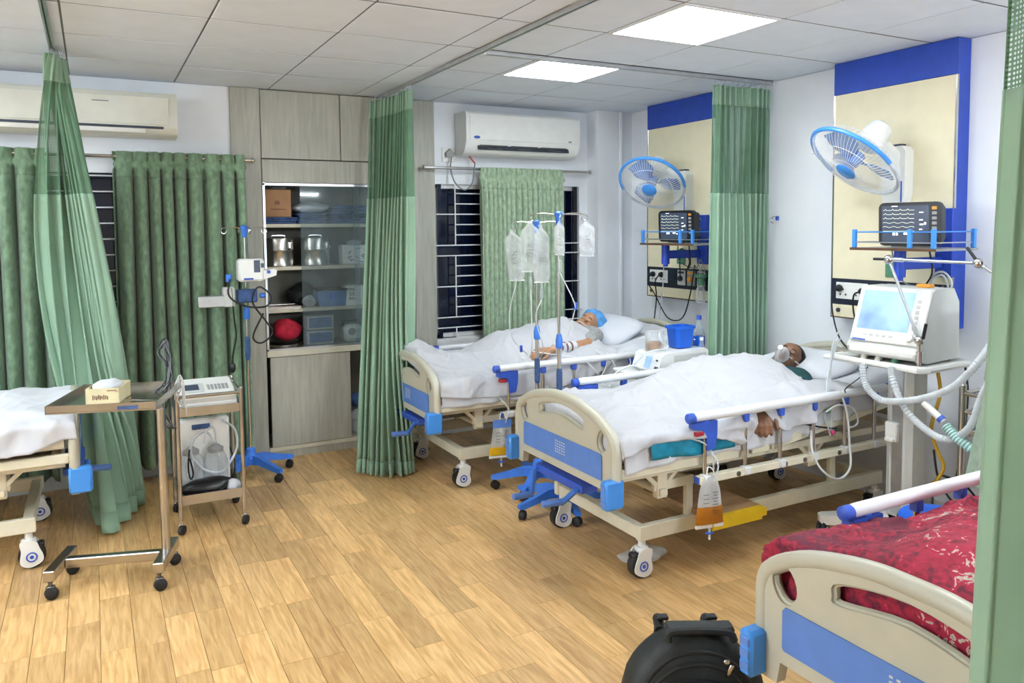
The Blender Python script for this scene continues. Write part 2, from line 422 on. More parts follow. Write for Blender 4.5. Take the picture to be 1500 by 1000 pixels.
def cloth_grid(name, X, Y, Z, mats, parent=None, thick=0.005, uv=None, rows_mat=None, smooth=180):
    """surface from (n,m) arrays; Solidify gives it real thickness"""
    n, m = X.shape; me = bpy.data.meshes.new(name)
    v = np.stack([X, Y, Z], -1).reshape(-1, 3)
    idx = np.arange(n * m).reshape(n, m); q = np.stack([idx[:-1, :-1], idx[1:, :-1], idx[1:, 1:], idx[:-1, 1:]], -1).reshape(-1, 4)
    me.from_pydata(v.tolist(), [], q.tolist())
    mats = mats if isinstance(mats, (list, tuple)) else [mats]
    for k in mats: me.materials.append(MATS[k])
    if uv is not None:
        ul = me.uv_layers.new(name='UVMap'); li = np.zeros(len(me.loops), int); me.loops.foreach_get('vertex_index', li)
        U = np.stack([uv[0].reshape(-1), uv[1].reshape(-1)], -1)[li]; ul.data.foreach_set('uv', U.reshape(-1))
    me.shade_smooth()
    o = bpy.data.objects.new(name, me); COL.objects.link(o)
    if parent is not None: o.parent = parent
    if thick:
        md = o.modifiers.new('thickness', 'SOLIDIFY'); md.thickness = thick; md.offset = 0
    return o
def remesh(name, mb, vox, matname, parent=None, smooth_it=3):
    """fuse overlapping closed shapes into ONE continuous skin"""
    o = mb.build(name, matname, None, smooth=0)
    r = o.modifiers.new('fuse', 'REMESH'); r.mode = 'VOXEL'; r.voxel_size = vox
    sm = o.modifiers.new('soft', 'SMOOTH'); sm.factor = 0.5; sm.iterations = smooth_it
    dg = bpy.context.evaluated_depsgraph_get(); me = bpy.data.meshes.new_from_object(o.evaluated_get(dg))
    old = o.data; o.modifiers.clear(); o.data = me; bpy.data.meshes.remove(old); me.name = name
    if not me.materials: me.materials.append(MATS[matname])
    me.shade_smooth()
    if parent is not None: o.parent = parent
    return o
# ================================================================ THE ROOM
XL, XR, YF, YB, ZC = -3.4, 4.25, -2.0, 5.83, 2.683
fl = struct(MB().b2((XL - .1, YF - .1, -.12), (XR + .1, YB + .5, -0.0045)).build('floor', 'floor_joint', smooth=0))
# planks: the ones that show largest are single pieces, the rest one joined part
from bpy_extras.object_utils import world_to_camera_view
PWID, PLEN = 0.1235, 0.515
cells = []
Rc = cam_o.matrix_world.inverted()
def proj(p):
    c = Rc @ Vector(p); d = -c.z
    return (750 + 1146.78 * c.x / d, 406.52 - 1146.78 * c.y / d, d) if d > 0.05 else (9e9, 9e9, -1)
for i in range(int((XR - XL) / PWID) + 1):
    off = (i * 0.37 + 0.11 * ((i * 7) % 5)) % 1 * PLEN
    for j in range(-1, int((YB - YF) / PLEN) + 2):
        x0 = XL + 0.035 + i * PWID; y0 = YF + j * PLEN - off
        x1 = min(x0 + PWID, XR); ya, yb = max(y0, YF), min(y0 + PLEN, YB)
        if x1 - x0 < .02 or yb - ya < .03: continue
        pr = [proj((x, y, 0)) for x in (x0, x1) for y in (ya, yb)]; vis = False; area = 0
        if all(q[2] > 0.3 for q in pr):
            us = [q[0] for q in pr]; vs_ = [q[1] for q in pr]
            vis = max(us) > 0 and min(us) < 1500 and max(vs_) > 0 and min(vs_) < 1000
            if vis: area = (min(max(us), 1500) - max(min(us), 0)) * (min(max(vs_), 1000) - max(min(vs_), 0))
            if x0 > 3.2 or (y0 > 2.2 and y0 < 3.6 and x0 > 2.7): area *= .3
        cells.append((area, x0, x1, ya, yb))
cells.sort(key=lambda c: -c[0])
pl_mesh = {}
rest = MB()
for k, (a, x0, x1, ya, yb) in enumerate(cells):
    if k < 292 and a > 0:
        key = (round(x1 - x0, 3), round(yb - ya, 3))
        if key not in pl_mesh:
            o = MB().b2((-key[0] / 2 + .0006, -key[1] / 2 + .0006, -.006), (key[0] / 2 - .0006, key[1] / 2 - .0006, 0), .0008).build('plank', 'floor_plank', fl, smooth=0)
            pl_mesh[key] = o.data
        else:
            o = bpy.data.objects.new('plank', pl_mesh[key]); COL.objects.link(o); o.parent = fl
        o.location = ((x0 + x1) / 2, (ya + yb) / 2, 0)
    else:
        rest.b2((x0 + .0006, ya + .0006, -.006), (x1 - .0006, yb - .0006, 0))
ro = rest.build('plank_field', 'floor_plank', fl, smooth=0); ro['kind'] = 'stuff'
# walls
WIN1 = (-0.75, 0.86, 0.62, 2.065); WIN2 = (2.43, 3.80, 0.79, 2.035)
wb = MB()
T = .16
def wall_with_hole(x0, x1, w_):
    a, b, c, d = w_
    wb.b2((x0, YB, 0), (a, YB + T, ZC)); wb.b2((b, YB, 0), (x1, YB + T, ZC))
    wb.b2((a, YB, 0), (b, YB + T, c)); wb.b2((a, YB, d), (b, YB + T, ZC))
wall_with_hole(XL, 0.885, WIN1); wall_with_hole(2.42, XR, WIN2)
wb.b2((0.8, YB + .46, 0), (2.5, YB + .5, ZC))
wb.b2((3.885, 5.66, 0), (XR, YB, ZC))
struct(wb.build('wall_back', 'wall_white', smooth=0))
struct(MB().b2((XR, YF, 0), (XR + .15, YB + .5, ZC)).build('wall_right', 'wall_white', smooth=0))
struct(MB().b2((XL - .15, YF, 0), (XL, YB + .5, ZC)).build('wall_left', 'wall_white', smooth=0))
struct(MB().b2((XL - .15, YF - .15, 0), (XR + .15, YF, ZC)).build('wall_front', 'wall_white', smooth=0))
struct(MB().b2((XR - .012, YF, 0), (XR, 5.66, .10), .003).build('baseboard_right', 'wall_white', smooth=0))
struct(MB().b2((-2.4, YB - .012, 0), (0.875, YB, .12), .003).build('baseboard_back', 'wall_white', smooth=0))
struct(MB().tube([(4.105, 5.63, 0.02), (4.105, 5.63, ZC - .01)], .017, 12).build('trim_1', 'wall_white'))
struct(MB().box((XR - .003, 3.62, 2.23), (.012, .13, .16), .004).build('trim_2', 'wall_white', smooth=0))
# windows with night glass and white grilles
for n, (a, b, c, d), vbars, rows in ((1, WIN1, (.64,), None), (2, WIN2, (2.60, 3.12, 3.63), 1)):
    fr = MB(); y = YB + .03; f = .035
    fr.b2((a, y, c), (a + f, y + .06, d), .004).b2((b - f, y, c), (b, y + .06, d), .004).b2((a, y, c), (b, y + .06, c + f), .004).b2((a, y, d - f), (b, y + .06, d), .004)
    if n == 2: fr.b2((a - .02, YB - .05, c - .085), (b + .02, YB + .05, c - .0), .006)
    wo = struct(fr.build('window_%d' % n, 'panel_navy' if n == 1 else 'grille_white', smooth=0))
    MB().b2((a + f, y + .035, c + f), (b - f, y + .045, d - f)).build('pane', 'glass_night', wo, smooth=0)
    if n == 2: MB().b2((a + .02, YB + .001, c), (a + .055, YB + .02, d)).b2((b - .06, YB + .001, c), (b - .02, YB + .02, d)).build('window_casing', 'glass_night', wo, smooth=0)
    r = .0055; yb_ = YB - .012
    if n == 1:
        z = d - .02; k = 0
        while z > c:
            MB().tube([(a, yb_, z), (b, yb_, z)], r, 6).build('grille_bar', 'grille_white', wo); z -= .104
        for x in vbars: MB().tube([(x, yb_, c), (x, yb_, d)], r, 6).build('grille_bar', 'grille_white', wo)
    else:
        step = .0835; k = 0; z = d - .075
        zs = [d - .01]
        while z > c:
            zs.append(z); full = k % 7 in (2, 5, 6)
            xa, xb = (a - .01, b + .02) if full else (vbars[0], vbars[-1])
            MB().tube([(xa, yb_, z), (xb, yb_, z)], r, 6).build('grille_bar', 'grille_white', wo); z -= step; k += 1
        zf = [d - .075 - step * k for k in range(0, 16) if k % 7 in (5, 6) and d - .075 - step * k > c]
        cuts = [d] + zf + [c]
        for x in vbars:
            for q in range(0, len(cuts) - 1, 2): MB().tube([(x, yb_, cuts[q + 1]), (x, yb_, cuts[q])], r, 6).build('grille_bar', 'grille_white', wo)
# ceiling: slab above, tiles laid in a metal grid, recessed light panels
ce = struct(MB().b2((XL - .15, YF - .15, ZC + .03), (XR + .15, YB + .5, ZC + .13)).build('ceiling', 'ceil_tile', smooth=0))
TX, TY = 0.62, 0.61; X0, Y0 = 0.532 - 7 * TX, 4.015 - 10 * TY
xs = [XL] + [X0 + TX * i for i in range(0, 14) if XL + .05 < X0 + TX * i < XR - .05] + [XR]
ys = [YF] + [Y0 + TY * i for i in range(0, 14) if YF + .05 < Y0 + TY * i < YB - .05] + [YB]
LIGHTS = [(2.702, 3.10), (2.702, 4.32), (2.702, 1.88), (-1.018, 3.10), (-1.018, 4.32), (-1.018, 1.88)]  # first two are in view; the others are unseen panels added for fill light
tiles = {}
def is_light(cx, cy): return any(abs(cx - a) < .2 and abs(cy - b) < .2 for a, b in LIGHTS)
real = []
for i in range(len(xs) - 1):
    for j in range(len(ys) - 1):
        w_, d_ = xs[i + 1] - xs[i], ys[j + 1] - ys[j]; cx, cy = (xs[i] + xs[i + 1]) / 2, (ys[j] + ys[j + 1]) / 2
        if is_light(cx, cy): real.append((cx, cy)); continue
        key = (round(w_, 3), round(d_, 3))
        if key not in tiles:
            o = MB().box((0, 0, .006), (w_ - .009, d_ - .017, .012), .002).build('ceiling_tile', 'ceil_tile', ce, smooth=0); tiles[key] = o.data
        else: o = bpy.data.objects.new('ceiling_tile', tiles[key]); COL.objects.link(o); o.parent = ce
        o.location = (cx, cy, ZC + random.uniform(0, .0015)); o.rotation_euler = (random.uniform(-.002, .002), random.uniform(-.002, .002), 0)
for x in xs[1:-1]: MB().b2((x - .0055, YF, ZC + .0035), (x + .0055, YB, ZC + .03)).build('grid_bar', 'ceil_grid_shade', ce, smooth=0)
for y in ys[1:-1]: MB().b2((XL, y - .011, ZC + .003), (XR, y + .011, ZC + .028)).build('grid_bar', 'ceil_grid_shade', ce, smooth=0)
# plaster above the cabinet bay
for o_i, (cx, cy) in enumerate(real):
    seen = (round(cx, 1), round(cy, 1))
    lab = {(2.7, 3.1): 'square white ceiling light panel nearer the right wall panel, the larger of the two', (2.7, 4.3): 'square white ceiling light panel farther back in front of the white air conditioner'}.get(seen)
    if lab is None: lab = 'added light panel out of view %s, %s' % ('over the left beds' if cx < 0 else 'over the aisle' if cx < 2 else 'over the right beds', {-.6: 'right at the front wall', .1: 'behind the camera line', .7: 'just ahead of the camera line', 1.3: 'at the near end of the aisle', 1.9: 'above the near bed', 3.1: 'above the left bed foot', 4.3: 'near the cream air conditioner'}[round(cy, 1) if round(cy, 1) != 0.0 else .1])
    t = thing('ceiling_light', lab, 'light', (cx, cy, ZC), 0, 'square ceiling light panels')
    q = .285; e = .302
    f = MB(); 
    for (a, b) in (((-e, -e), (e, -q)), ((-e, q), (e, e)), ((-e, -q), (-q, q)), ((q, -q), (e, q))): f.b2((a[0], a[1], -.006), (b[0], b[1], .012))
    f.build('frame', 'lamp_frame', t, smooth=0)
    MB().b2((-q, -q, -.002), (q, q, .008)).build('diffuser', 'lamp_diffuser', t, smooth=0)
# unseen tube lights added behind and left of the camera to brighten the room
for n_, (p, d, L, lab) in enumerate((((XL + .03, 2.6, 2.28), (0, 1, 0), 1.2, 'added white wall tube light out of view on the left wall'), ((2.9, YF + .03, 2.28), (1, 0, 0), 1.2, 'added white wall tube light out of view on the front wall'))):
    t = thing('fill_tube_light', lab, 'light', p, 0, 'added wall tube lights'); d = Vector(d); q = Vector((.045, 0, 0)) if n_ == 0 else Vector((0, .045, 0))
    MB().box((0, 0, .0), [L * abs(d.x) + .05, L * abs(d.y) + .05, .06], .006).build('batten', 'lamp_frame', t, smooth=0)
    MB().tube([q - d * L / 2, q + d * L / 2], .018, 12).build('tube', 'fill_tube_glow', t)
# curtain tracks
def track(p0, p1, label):
    t = thing('curtain_track', label, 'curtain track', p0)
    d = Vector(p1) - Vector(p0); L = d.length; a = math.atan2(d.y, d.x)
    R = mtx((0, 0, 0), (0, 0, a))
    m = MB(R); m.b2((0, -.014, -.026), (L, -.010, 0)).b2((0, .010, -.026), (L, .014, 0)).b2((0, -.014, -.004), (L, .014, 0)).b2((0, -.010, -.026), (L, -.004, -.023)).b2((0, .004, -.026), (L, .010, -.023))
    m.build('channel', 'alu', t, smooth=0)
    for x in (0, L): MB(R).box((x, 0, -.014), (.012, .036, .034), .003).build('end_cap', 'white_plastic', t, smooth=0)
track((1.958, 0.3, ZC), (1.958, 5.8, ZC), 'long white ceiling curtain track running from the cabinet towards the camera')
track((1.985, 4.02, ZC), (4.235, 4.02, ZC), 'white ceiling curtain track crossing above the two far beds to the right wall')
track((-0.15, 2.2, ZC), (-0.15, 5.10, ZC), 'white ceiling curtain track above the left pale green curtain')
track((1.34, -.6, ZC), (1.34, .85, ZC), 'white ceiling curtain track above the near right curtain')
# ================================================================ BUILT-IN CABINET
CF = 5.80                                    # cabinet face
cab = thing('storage_cabinet', 'grey wood laminate wall cabinet with shelves between the two windows', 'cabinet', (0.88, CF, 0))
def cb(name, a, b, m='laminate', bev=.002, par=cab): return MB().b2((a[0] - .88, a[1] - CF, a[2]), (b[0] - .88, b[1] - CF, b[2]), bev).build(name, m, par, smooth=0)
cb('post_panel', (0.885, CF, 0), (1.085, CF + .03, ZC - .002)); cb('post_panel', (2.245, CF, 0), (2.42, CF + .03, ZC - .002))
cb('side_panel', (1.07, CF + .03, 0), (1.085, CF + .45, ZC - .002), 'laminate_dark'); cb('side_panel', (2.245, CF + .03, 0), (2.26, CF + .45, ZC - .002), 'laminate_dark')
cb('back_panel', (1.085, CF + .44, 0), (2.245, CF + .45, ZC - .002), 'laminate_dark')  # back panel coloured darker to deepen the shade inside the cabinet
cb('frieze', (1.09, CF + .004, 2.02), (2.24, CF + .03, 2.185))
for (a, b) in ((1.09, 1.662), (1.668, 2.24)): cb('upper_door', (a, CF + .002, 2.192), (b, CF + .024, ZC - .006), bev=.003)
cb('plinth', (1.09, CF + .01, 0), (2.24, CF + .03, .055)); cb('bottom_board', (1.09, CF + .005, .055), (2.24, CF + .44, .085), 'shelf_board')
cb('counter_edge', (1.09, CF - .002, .755), (2.24, CF + .44, .80), 'shelf_board')
for z in (1.083, 1.395, 1.709): cb('shelf', (1.09, CF + .05, z - .012), (2.24, CF + .44, z + .014), 'shelf_board')
cb('sliding_door', (1.112, CF + .008, .088), (1.705, CF + .028, .752), bev=.003)
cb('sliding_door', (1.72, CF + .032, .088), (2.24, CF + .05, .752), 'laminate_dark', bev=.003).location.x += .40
m = MB()
for z in (2.008, .806): m.b2((1.09 - .88, 0, z - .008), (2.24 - .88, .034, z + .008))
m.b2((1.09 - .88, 0.0, .80), (1.106 - .88, .02, 2.02))
m.build('glass_track', 'alu', cab, smooth=0)
g = MB().b2((1.357 - .88, .012, .812), (1.80 - .88, .018, 2.0)).build('sliding_glass', 'cab_glass', cab, smooth=0)
g = MB().b2((1.76 - .88, .024, .812), (2.24 - .88, .030, 2.0)).build('sliding_glass', 'cab_glass', cab, smooth=0)
# ---- things on the shelves
SZ = [.80, 1.097, 1.409, 1.723]
def boxthing(name, label, cat, c, d, m, rz=0, bev=.004, grp=None):
    t = thing(name, label, cat, c, rz, grp); MB().b2((-d[0] / 2, -d[1] / 2, 0), (d[0] / 2, d[1] / 2, d[2]), bev).build('body', m, t, smooth=0); return t
def folded(name, label, c, d, n, m, seed, cat='linen', grp=None):
    t = thing(name, label, cat, c, 0, grp); rr = random.Random(seed); h = d[2] / n
    for k in range(n):
        MB().box((rr.uniform(-.006, .006), rr.uniform(-.01, .006), h * (k + .5)), (d[0] - rr.uniform(0, .02), d[1], h * .94), h * .4).build('fold', m, t, smooth=50)
    return t
folded('folded_sheets', 'low stack of folded blue sheets under the cardboard box on the top shelf', (1.225, 5.98, SZ[3]), (.25, .26, .05), 3, 'linen_blue', 1)
t = thing('cardboard_box', 'brown cardboard box on folded sheets on the top cabinet shelf', 'box', (1.205, 5.98, SZ[3] + .051))
MB().b2((-.10, -.11, 0), (.10, .11, .20), .003).build('body', 'cardboard', t, smooth=0)
MB().b2((-.05, -.1125, .052), (.06, -.1105, .060)).b2((-.018, -.1125, .09), (.016, -.1105, .118)).build('printed_mark', 'print_brown', t, smooth=0)
def crumple(name, label, cat, c, d, m, seed, grp=None):
    b = MB().ell((0, 0, d[2] / 2), (d[0] / 2, d[1] / 2, d[2] / 2), 28); rr = np.array(b.v)
    n = wrinkle(rr[:, 0] * 8 + seed, rr[:, 1] * 8 + rr[:, 2] * 9, seed, 1.0) - .4; k = 1 + .55 * n
    rr[:, 0] *= k; rr[:, 1] *= k; rr[:, 2] = np.maximum(rr[:, 2] * (1 + .5 * n), 0.0)
    b.v = [tuple(p) for p in rr]; o = b.build(name, m, None, smooth=50, loc=c); tag(o, label, cat, grp); return o
crumple('plastic_bag', 'crumpled clear plastic bag on top of the brown cardboard box', 'bag', (1.24, 5.99, SZ[3] + .253), (.12, .12, .035), 'clear_bag', 3)
folded('folded_sheets', 'tall stack of folded blue sheets on the top shelf behind the glass', (1.74, 6.0, SZ[3]), (.30, .28, .14), 6, 'linen_blue', 2)
folded('folded_sheets', 'short stack of folded blue sheets under a white cloth on the top shelf', (1.46, 6.0, SZ[3]), (.22, .28, .08), 4, 'linen_blue', 4)
crumple('white_cloth', 'rumpled white cloth thrown over blue sheets on the top shelf', 'cloth', (1.47, 5.98, SZ[3] + .081), (.27, .22, .075), 'sheet', 5)
def drum(label, x):
    t = thing('sterilizing_drum', label, 'drum', (x, 5.975, SZ[2]), 0, 'steel sterilizing drums')
    MB().lathe([(.112, 0), (.114, .004), (.112, .008), (.112, .112), (.115, .116), (.112, .12), (.112, .125)], 28).build('body', 'steel', t)
    MB().lathe([(.1155, .125), (.1155, .20), (.113, .208), (.05, .213), (0.0001, .214)], 28).build('lid', 'steel', t)
    MB().box((.06, -.105, .155), (.018, .014, .045), .004).box((.06, -.112, .175), (.03, .008, .01), .003).build('clasp', 'chrome', t)
    MB().tube(spline([(-.05, 0, .213), (-.04, 0, .228), (.04, 0, .228), (.05, 0, .213)], 4), .004, 6).build('handle', 'chrome', t)
drum('steel drum on the second shelf left of the sliding glass edge', 1.225); drum('steel drum on the second shelf behind the sliding glass', 1.50)
t = thing('printed_bag', 'white carton bag with blue scribble print on the second shelf', 'bag', (1.80, 5.96, SZ[2]))
MB().b2((-.11, -.06, 0), (.11, .06, .15), .01).build('body', 'white_plastic', t)
pm = MB(); rr = random.Random(9)
for k in range(16):
    x, z = rr.uniform(-.09, .09), rr.uniform(.02, .13); a = rr.uniform(-1, 1); pm.tube([(x, -.0605, z), (x + .035 * math.cos(a), -.0605, z + .03 * math.sin(a))], .003, 5)
pm.build('print', 'linen_blue', t); crumple_o = MB().ell((0, 0, .16), (.06, .04, .03), 12).build('crumpled_top', 'clear_bag', t)
t = thing('steel_tray', 'flat steel tray on the third cabinet shelf', 'tray', (1.235, 5.95, SZ[1]))
MB().plate([(-.12, -.09), (.12, -.09), (.12, .09), (-.12, .09)], [], 0, .003).build('base', 'steel', t, smooth=0)
MB().tube([(-.12, -.09, .018), (.12, -.09, .018), (.12, .09, .018), (-.12, .09, .018)], .005, 6, True).b2((-.12, -.092, 0), (.12, -.088, .018)).b2((-.122, -.09, 0), (-.118, .09, .018)).b2((.118, -.09, 0), (.122, .09, .018)).build('rim', 'steel', t)
crumple('black_pouch', 'crumpled black bag at the back of the third shelf', 'bag', (1.40, 6.08, SZ[1]), (.20, .16, .17), 'black_fabric', 11)
crumple('plastic_packets', 'clear plastic packets in a heap on the third shelf', 'packets', (1.43, 5.92, SZ[1]), (.11, .10, .08), 'clear_bag', 12)
t = thing('blue_bin', 'blue plastic storage bin with lid on the third shelf', 'bin', (1.60, 5.97, SZ[1]))
MB().prism([(-.10, 0), (.10, 0), (.115, .12), (-.115, .12)], -.09, .09, mtx(rot=(PI / 2, 0, 0))).build('body', 'bin_blue', t, smooth=0)
MB().box((0, 0, .126), (.24, .20, .014), .005).box((0, 0, .138), (.1, .06, .012), .004).build('lid', 'black_plastic', t); MB().tube([(.0, -.093, .055), (.0, -.094, .095)], .018, 10).build('latch', 'clip_blue', t)
t = thing('labelled_box', 'white carton with handwritten black letters on the third shelf', 'box', (1.775, 5.94, SZ[1]))
MB().b2((-.075, -.06, 0), (.075, .06, .15), .003).build('body', 'white_plastic', t, smooth=0)
for k, (s_, z) in enumerate((('PM', .118), ('S/S', .085), ('Am', .052))): text('lettering', s_, .036, 'print_dark', mtx((-.025, -.0612, z), (PI / 2, 0, 0)), t)
t = thing('steel_tray', 'stacked shallow steel dishes on the cabinet counter under a red cloth', 'tray', (1.235, 5.93, SZ[0] + .012))
MB().lathe([(.09, 0), (.11, .022), (.113, .022), (.093, -.002)], 24).lathe([(.085, .03), (.115, .052), (.118, .052), (.088, .027)], 24).build('dish', 'steel', t)
crumple('red_cloth', 'bunched red cloth on the steel dishes in the cabinet', 'cloth', (1.27, 5.95, SZ[0] + .052), (.19, .15, .14), 'red_cloth', 15)
for k, z in enumerate((0, .112)):
    t = thing('drawer_box', ('lower' if k == 0 else 'upper') + ' small blue drawer box of the pair on the cabinet counter', 'box', (1.50, 5.95, SZ[0] + .014 + z), 0, 'blue drawer boxes')
    MB().b2((-.10, -.08, 0), (.10, .08, .105), .004).build('body', 'grey_plastic', t, smooth=0)
    MB().b2((-.086, -.088, .016), (.086, -.080, .09), .003).build('drawer', 'linen_blue', t, smooth=0); MB().b2((-.02, -.094, .06), (.02, -.088, .07)).build('handle', 'print_dark', t, smooth=0)
t = thing('nebulizer', 'white compact nebulizer machine at the right end of the cabinet counter', 'machine', (1.76, 5.95, SZ[0] + .014))
MB().box((0, 0, .065), (.15, .16, .13), .03).build('body', 'white_plastic', t); MB().lathe([(.028, 0), (.028, .01)], 16, mtx((-.02, -.08, .08), (PI / 2, 0, 0))).build('dial', 'grey_plastic', t); MB().tube(spline([(-.07, 0, .12), (-.05, 0, .155), (.05, 0, .155), (.07, 0, .12)], 4), .006, 6).build('handle', 'black_plastic', t)
crumple('striped_bag', 'black and white plastic bag in the open lower cabinet', 'bag', (1.80, 5.92, .086), (.20, .16, .20), 'clear_bag', 18)
crumple('black_bag', 'small dark bag standing on the white bag in the lower cabinet', 'bag', (1.79, 5.94, .29), (.16, .12, .12), 'linen_blue', 19)
boxthing('paper_stack', 'white paper stack on the counter edge beside the right cabinet post', 'papers', (2.12, 5.90, SZ[0] + .014), (.2, .16, .05), 'sheet')

# ================================================================ CURTAINS
def window_curtain(label, x0, x1, ztop, zbot, pleats, m, seed, spread=0.0, y=5.72, amp=.04, ry=5.735):
    t = thing('window_curtain', label, 'curtain', (x0, y, 0)); N = pleats * 14; Mz = 60
    u = np.linspace(0, 1, N); z = np.concatenate([np.linspace(ztop, ztop - .16, 16), np.linspace(ztop - .17, zbot, Mz - 16)])
    Ug, Zg = np.meshgrid(u, z, indexing='ij'); down = (ztop - Zg) / (ztop - zbot)
    ph = Ug * pleats * 2 * PI + 1.3 * np.sin(Ug * 9 + seed) + .8 * down * np.sin(Ug * 13 + seed * 2)
    pinch = np.exp(-((ztop - Zg - .085) / .022) ** 2)
    head = 1 - np.exp(-((ztop - Zg) / .2) ** 2)
    A = amp * (.45 + .55 * head) * (1 - .62 * pinch) * (.65 + .7 * vn(Ug * pleats * .6, down * 1.2, seed))
    wv = np.sign(np.sin(ph)) * np.abs(np.sin(ph)) ** .75
    X = (x1 - x0) * (Ug * (1 + spread * down) - spread * down * .5) + .012 * np.sin(ph * 1.0 + 1.4) * (1 + 2 * pinch)
    Y = A * wv + .006 * np.sin(Ug * pleats * 6 * PI) * np.exp(-((ztop - Zg) / .10) ** 2) + .02 * down * np.sin(Ug * 5 + seed)
    cut = 16
    cloth_grid('pleated_header', X[:, :cut + 1], Y[:, :cut + 1], Zg[:, :cut + 1], m, t, .004)
    cloth_grid('drape', X[:, cut:], Y[:, cut:], Zg[:, cut:], m, t, .004)
    L = x1 - x0
    for k in range(pleats): 
        xx = L * (k + .5) / pleats
        MB().tube(spline([(xx, .01, ztop - .03), (xx, .02, ztop + .0), (xx, ry - y + .004, ztop + .008), (xx, ry - y + .02, ztop - .02)], 3), .002, 5).build('hook', 'alu', t)
    return t
def rod(label, x0, x1, z, y=5.745):
    t = thing('curtain_rod', label, 'curtain rod', (x0, y, z)); L = x1 - x0
    MB().tube([(0, 0, 0), (L, 0, 0)], .0115, 12).build('pole', 'chrome', t)
    for x, s_ in ((0, -1), (L, 1)):
        MB().lathe([(.012, 0), (.019, .004), (.020, .016), (.014, .024), (.006, .03)], 14, frame((x, 0, 0), (s_, 0, 0))).build('finial', 'chrome', t)
        MB().tube([(x - s_ * .05, 0, 0), (x - s_ * .05, YB - y + (CF - YB if x0 > 1 or s_ > 0 else 0), 0)], .007, 8).build('bracket', 'chrome', t)
rod('steel curtain rod over the left window ending beside the cabinet', -1.0, 1.005, 2.168)
rod('steel curtain rod over the window below the white air conditioner', 2.318, 3.845, 2.157)
window_curtain('dark green pinch pleated window curtain beside the cabinet and steel drip stand', 0.125, 0.945, 2.20, .10, 9, 'curtain_window', 3, .03, amp=.072)
window_curtain('mid green window curtain at the left edge behind the white empty bed', -1.05, -0.24, 2.20, .10, 9, 'curtain_window', 8, .03, amp=.072)
window_curtain('pale green window curtain under the white air conditioner', 2.775, 3.56, 2.168, .62, 17, 'curtain_pale', 5, .0, amp=.046)

def privacy_curtain(name, label, top, bot, ztop, zbot, pleats, seed, amp=.045, znet=1.90, hdr=.13, mid=None, hooks=True, lin=True):
    """ceiling-hung bed curtain: header band, open net, plain cloth; top and bot are plan-view paths (x, y)"""
    t = thing(name, label, 'curtain', (top[0][0], top[0][1], 0)); N = pleats * 16
    def path(P, n):
        Q = spline([(p[0], p[1], 0) for p in P], 12); L = [0]
        for i in range(1, len(Q)): L.append(L[-1] + (Q[i] - Q[i - 1]).length)
        s_ = np.linspace(0, L[-1], n); return np.interp(s_, L, [q.x for q in Q]), np.interp(s_, L, [q.y for q in Q])
    tx, ty = path(top, N); bx, by = path(bot, N)
    if mid is not None: mx_, my_ = path(mid, N)
    z = np.concatenate([np.linspace(ztop, ztop - hdr, 8), np.linspace(ztop - hdr, znet, 26)[1:], np.linspace(znet, zbot, 44)[1:]])
    i1, i2 = 7, 7 + 25; u = np.linspace(0, 1, N)
    Ug, Zg = np.meshgrid(u, z, indexing='ij'); d = (ztop - Zg) / (ztop - zbot)
    if mid is None: X = tx[:, None] * (1 - d) + bx[:, None] * d; Y = ty[:, None] * (1 - d) + by[:, None] * d
    else:
        a = (1 - d) * (1 - 2 * d); b = 4 * d * (1 - d); c = d * (2 * d - 1)
        X = tx[:, None] * a + mx_[:, None] * b + bx[:, None] * c; Y = ty[:, None] * a + my_[:, None] * b + by[:, None] * c
    gx = np.gradient(X, axis=0); gy = np.gradient(Y, axis=0); L = np.hypot(gx, gy) + 1e-9; nx, ny = -gy / L, gx / L
    ph = Ug * pleats * 2 * PI + 1.1 * np.sin(Ug * 7 + seed) + 1.2 * d * np.sin(Ug * 11 + seed)
    A = amp * (.55 + .6 * d) * (.6 + .8 * vn(Ug * pleats * .7, d * 1.4, seed)) * np.clip(np.minimum(Ug, 1 - Ug) * 14, .35, 1)
    s_ = np.sin(ph); wv = np.sign(s_) * np.abs(s_) ** .8
    X = X + nx * A * wv + gx / L * .012 * np.sin(2 * ph); Y = Y + ny * A * wv + gy / L * .012 * np.sin(2 * ph)
    X -= top[0][0]; Y -= top[0][1]
    arc = np.concatenate([np.zeros((1, len(z))), np.cumsum(np.hypot(np.diff(X, axis=0), np.diff(Y, axis=0)), axis=0)], 0)
    arc = np.repeat(arc[:, i1 + 8:i1 + 9], len(z), axis=1)
    def piece(nm, a, b, m, th): cloth_grid(nm, X[:, a:b], Y[:, a:b], Zg[:, a:b], m, t, th, (arc[:, a:b], Zg[:, a:b]))
    piece('header_band', 0, i1 + 1, 'curtain', .004); piece('net_panel', i1, i2 + 1, 'curtain_net', 0)
    piece('drape', i2, len(z) - 2, 'curtain', .003); piece('hem', len(z) - 3, len(z), 'curtain', .007)
    if hooks:
        for k in range(pleats):
            i = int((k + .25) / pleats * N); x, y_ = tx[i] - top[0][0], ty[i] - top[0][1]
            MB().tube(spline([(X[i, 0], Y[i, 0], ztop - .02), (X[i, 0], Y[i, 0], ztop + .008), (x + .004, y_, ztop + .022), (x, y_, ztop + .04)], 3), .0022, 5).build('hook', 'alu', t)
    return t
privacy_curtain('privacy_curtain', 'gathered green ceiling curtain hanging in front of the cabinet', [(1.945, 5.07), (1.955, 5.3), (1.93, 5.52), (1.87, 5.70)], [(1.885, 5.05), (1.76, 5.02), (1.68, 5.10), (1.60, 5.22)], 2.625, .012, 11, 4, .066, mid=[(1.94, 5.08), (1.88, 5.22), (1.83, 5.38), (1.77, 5.52)])
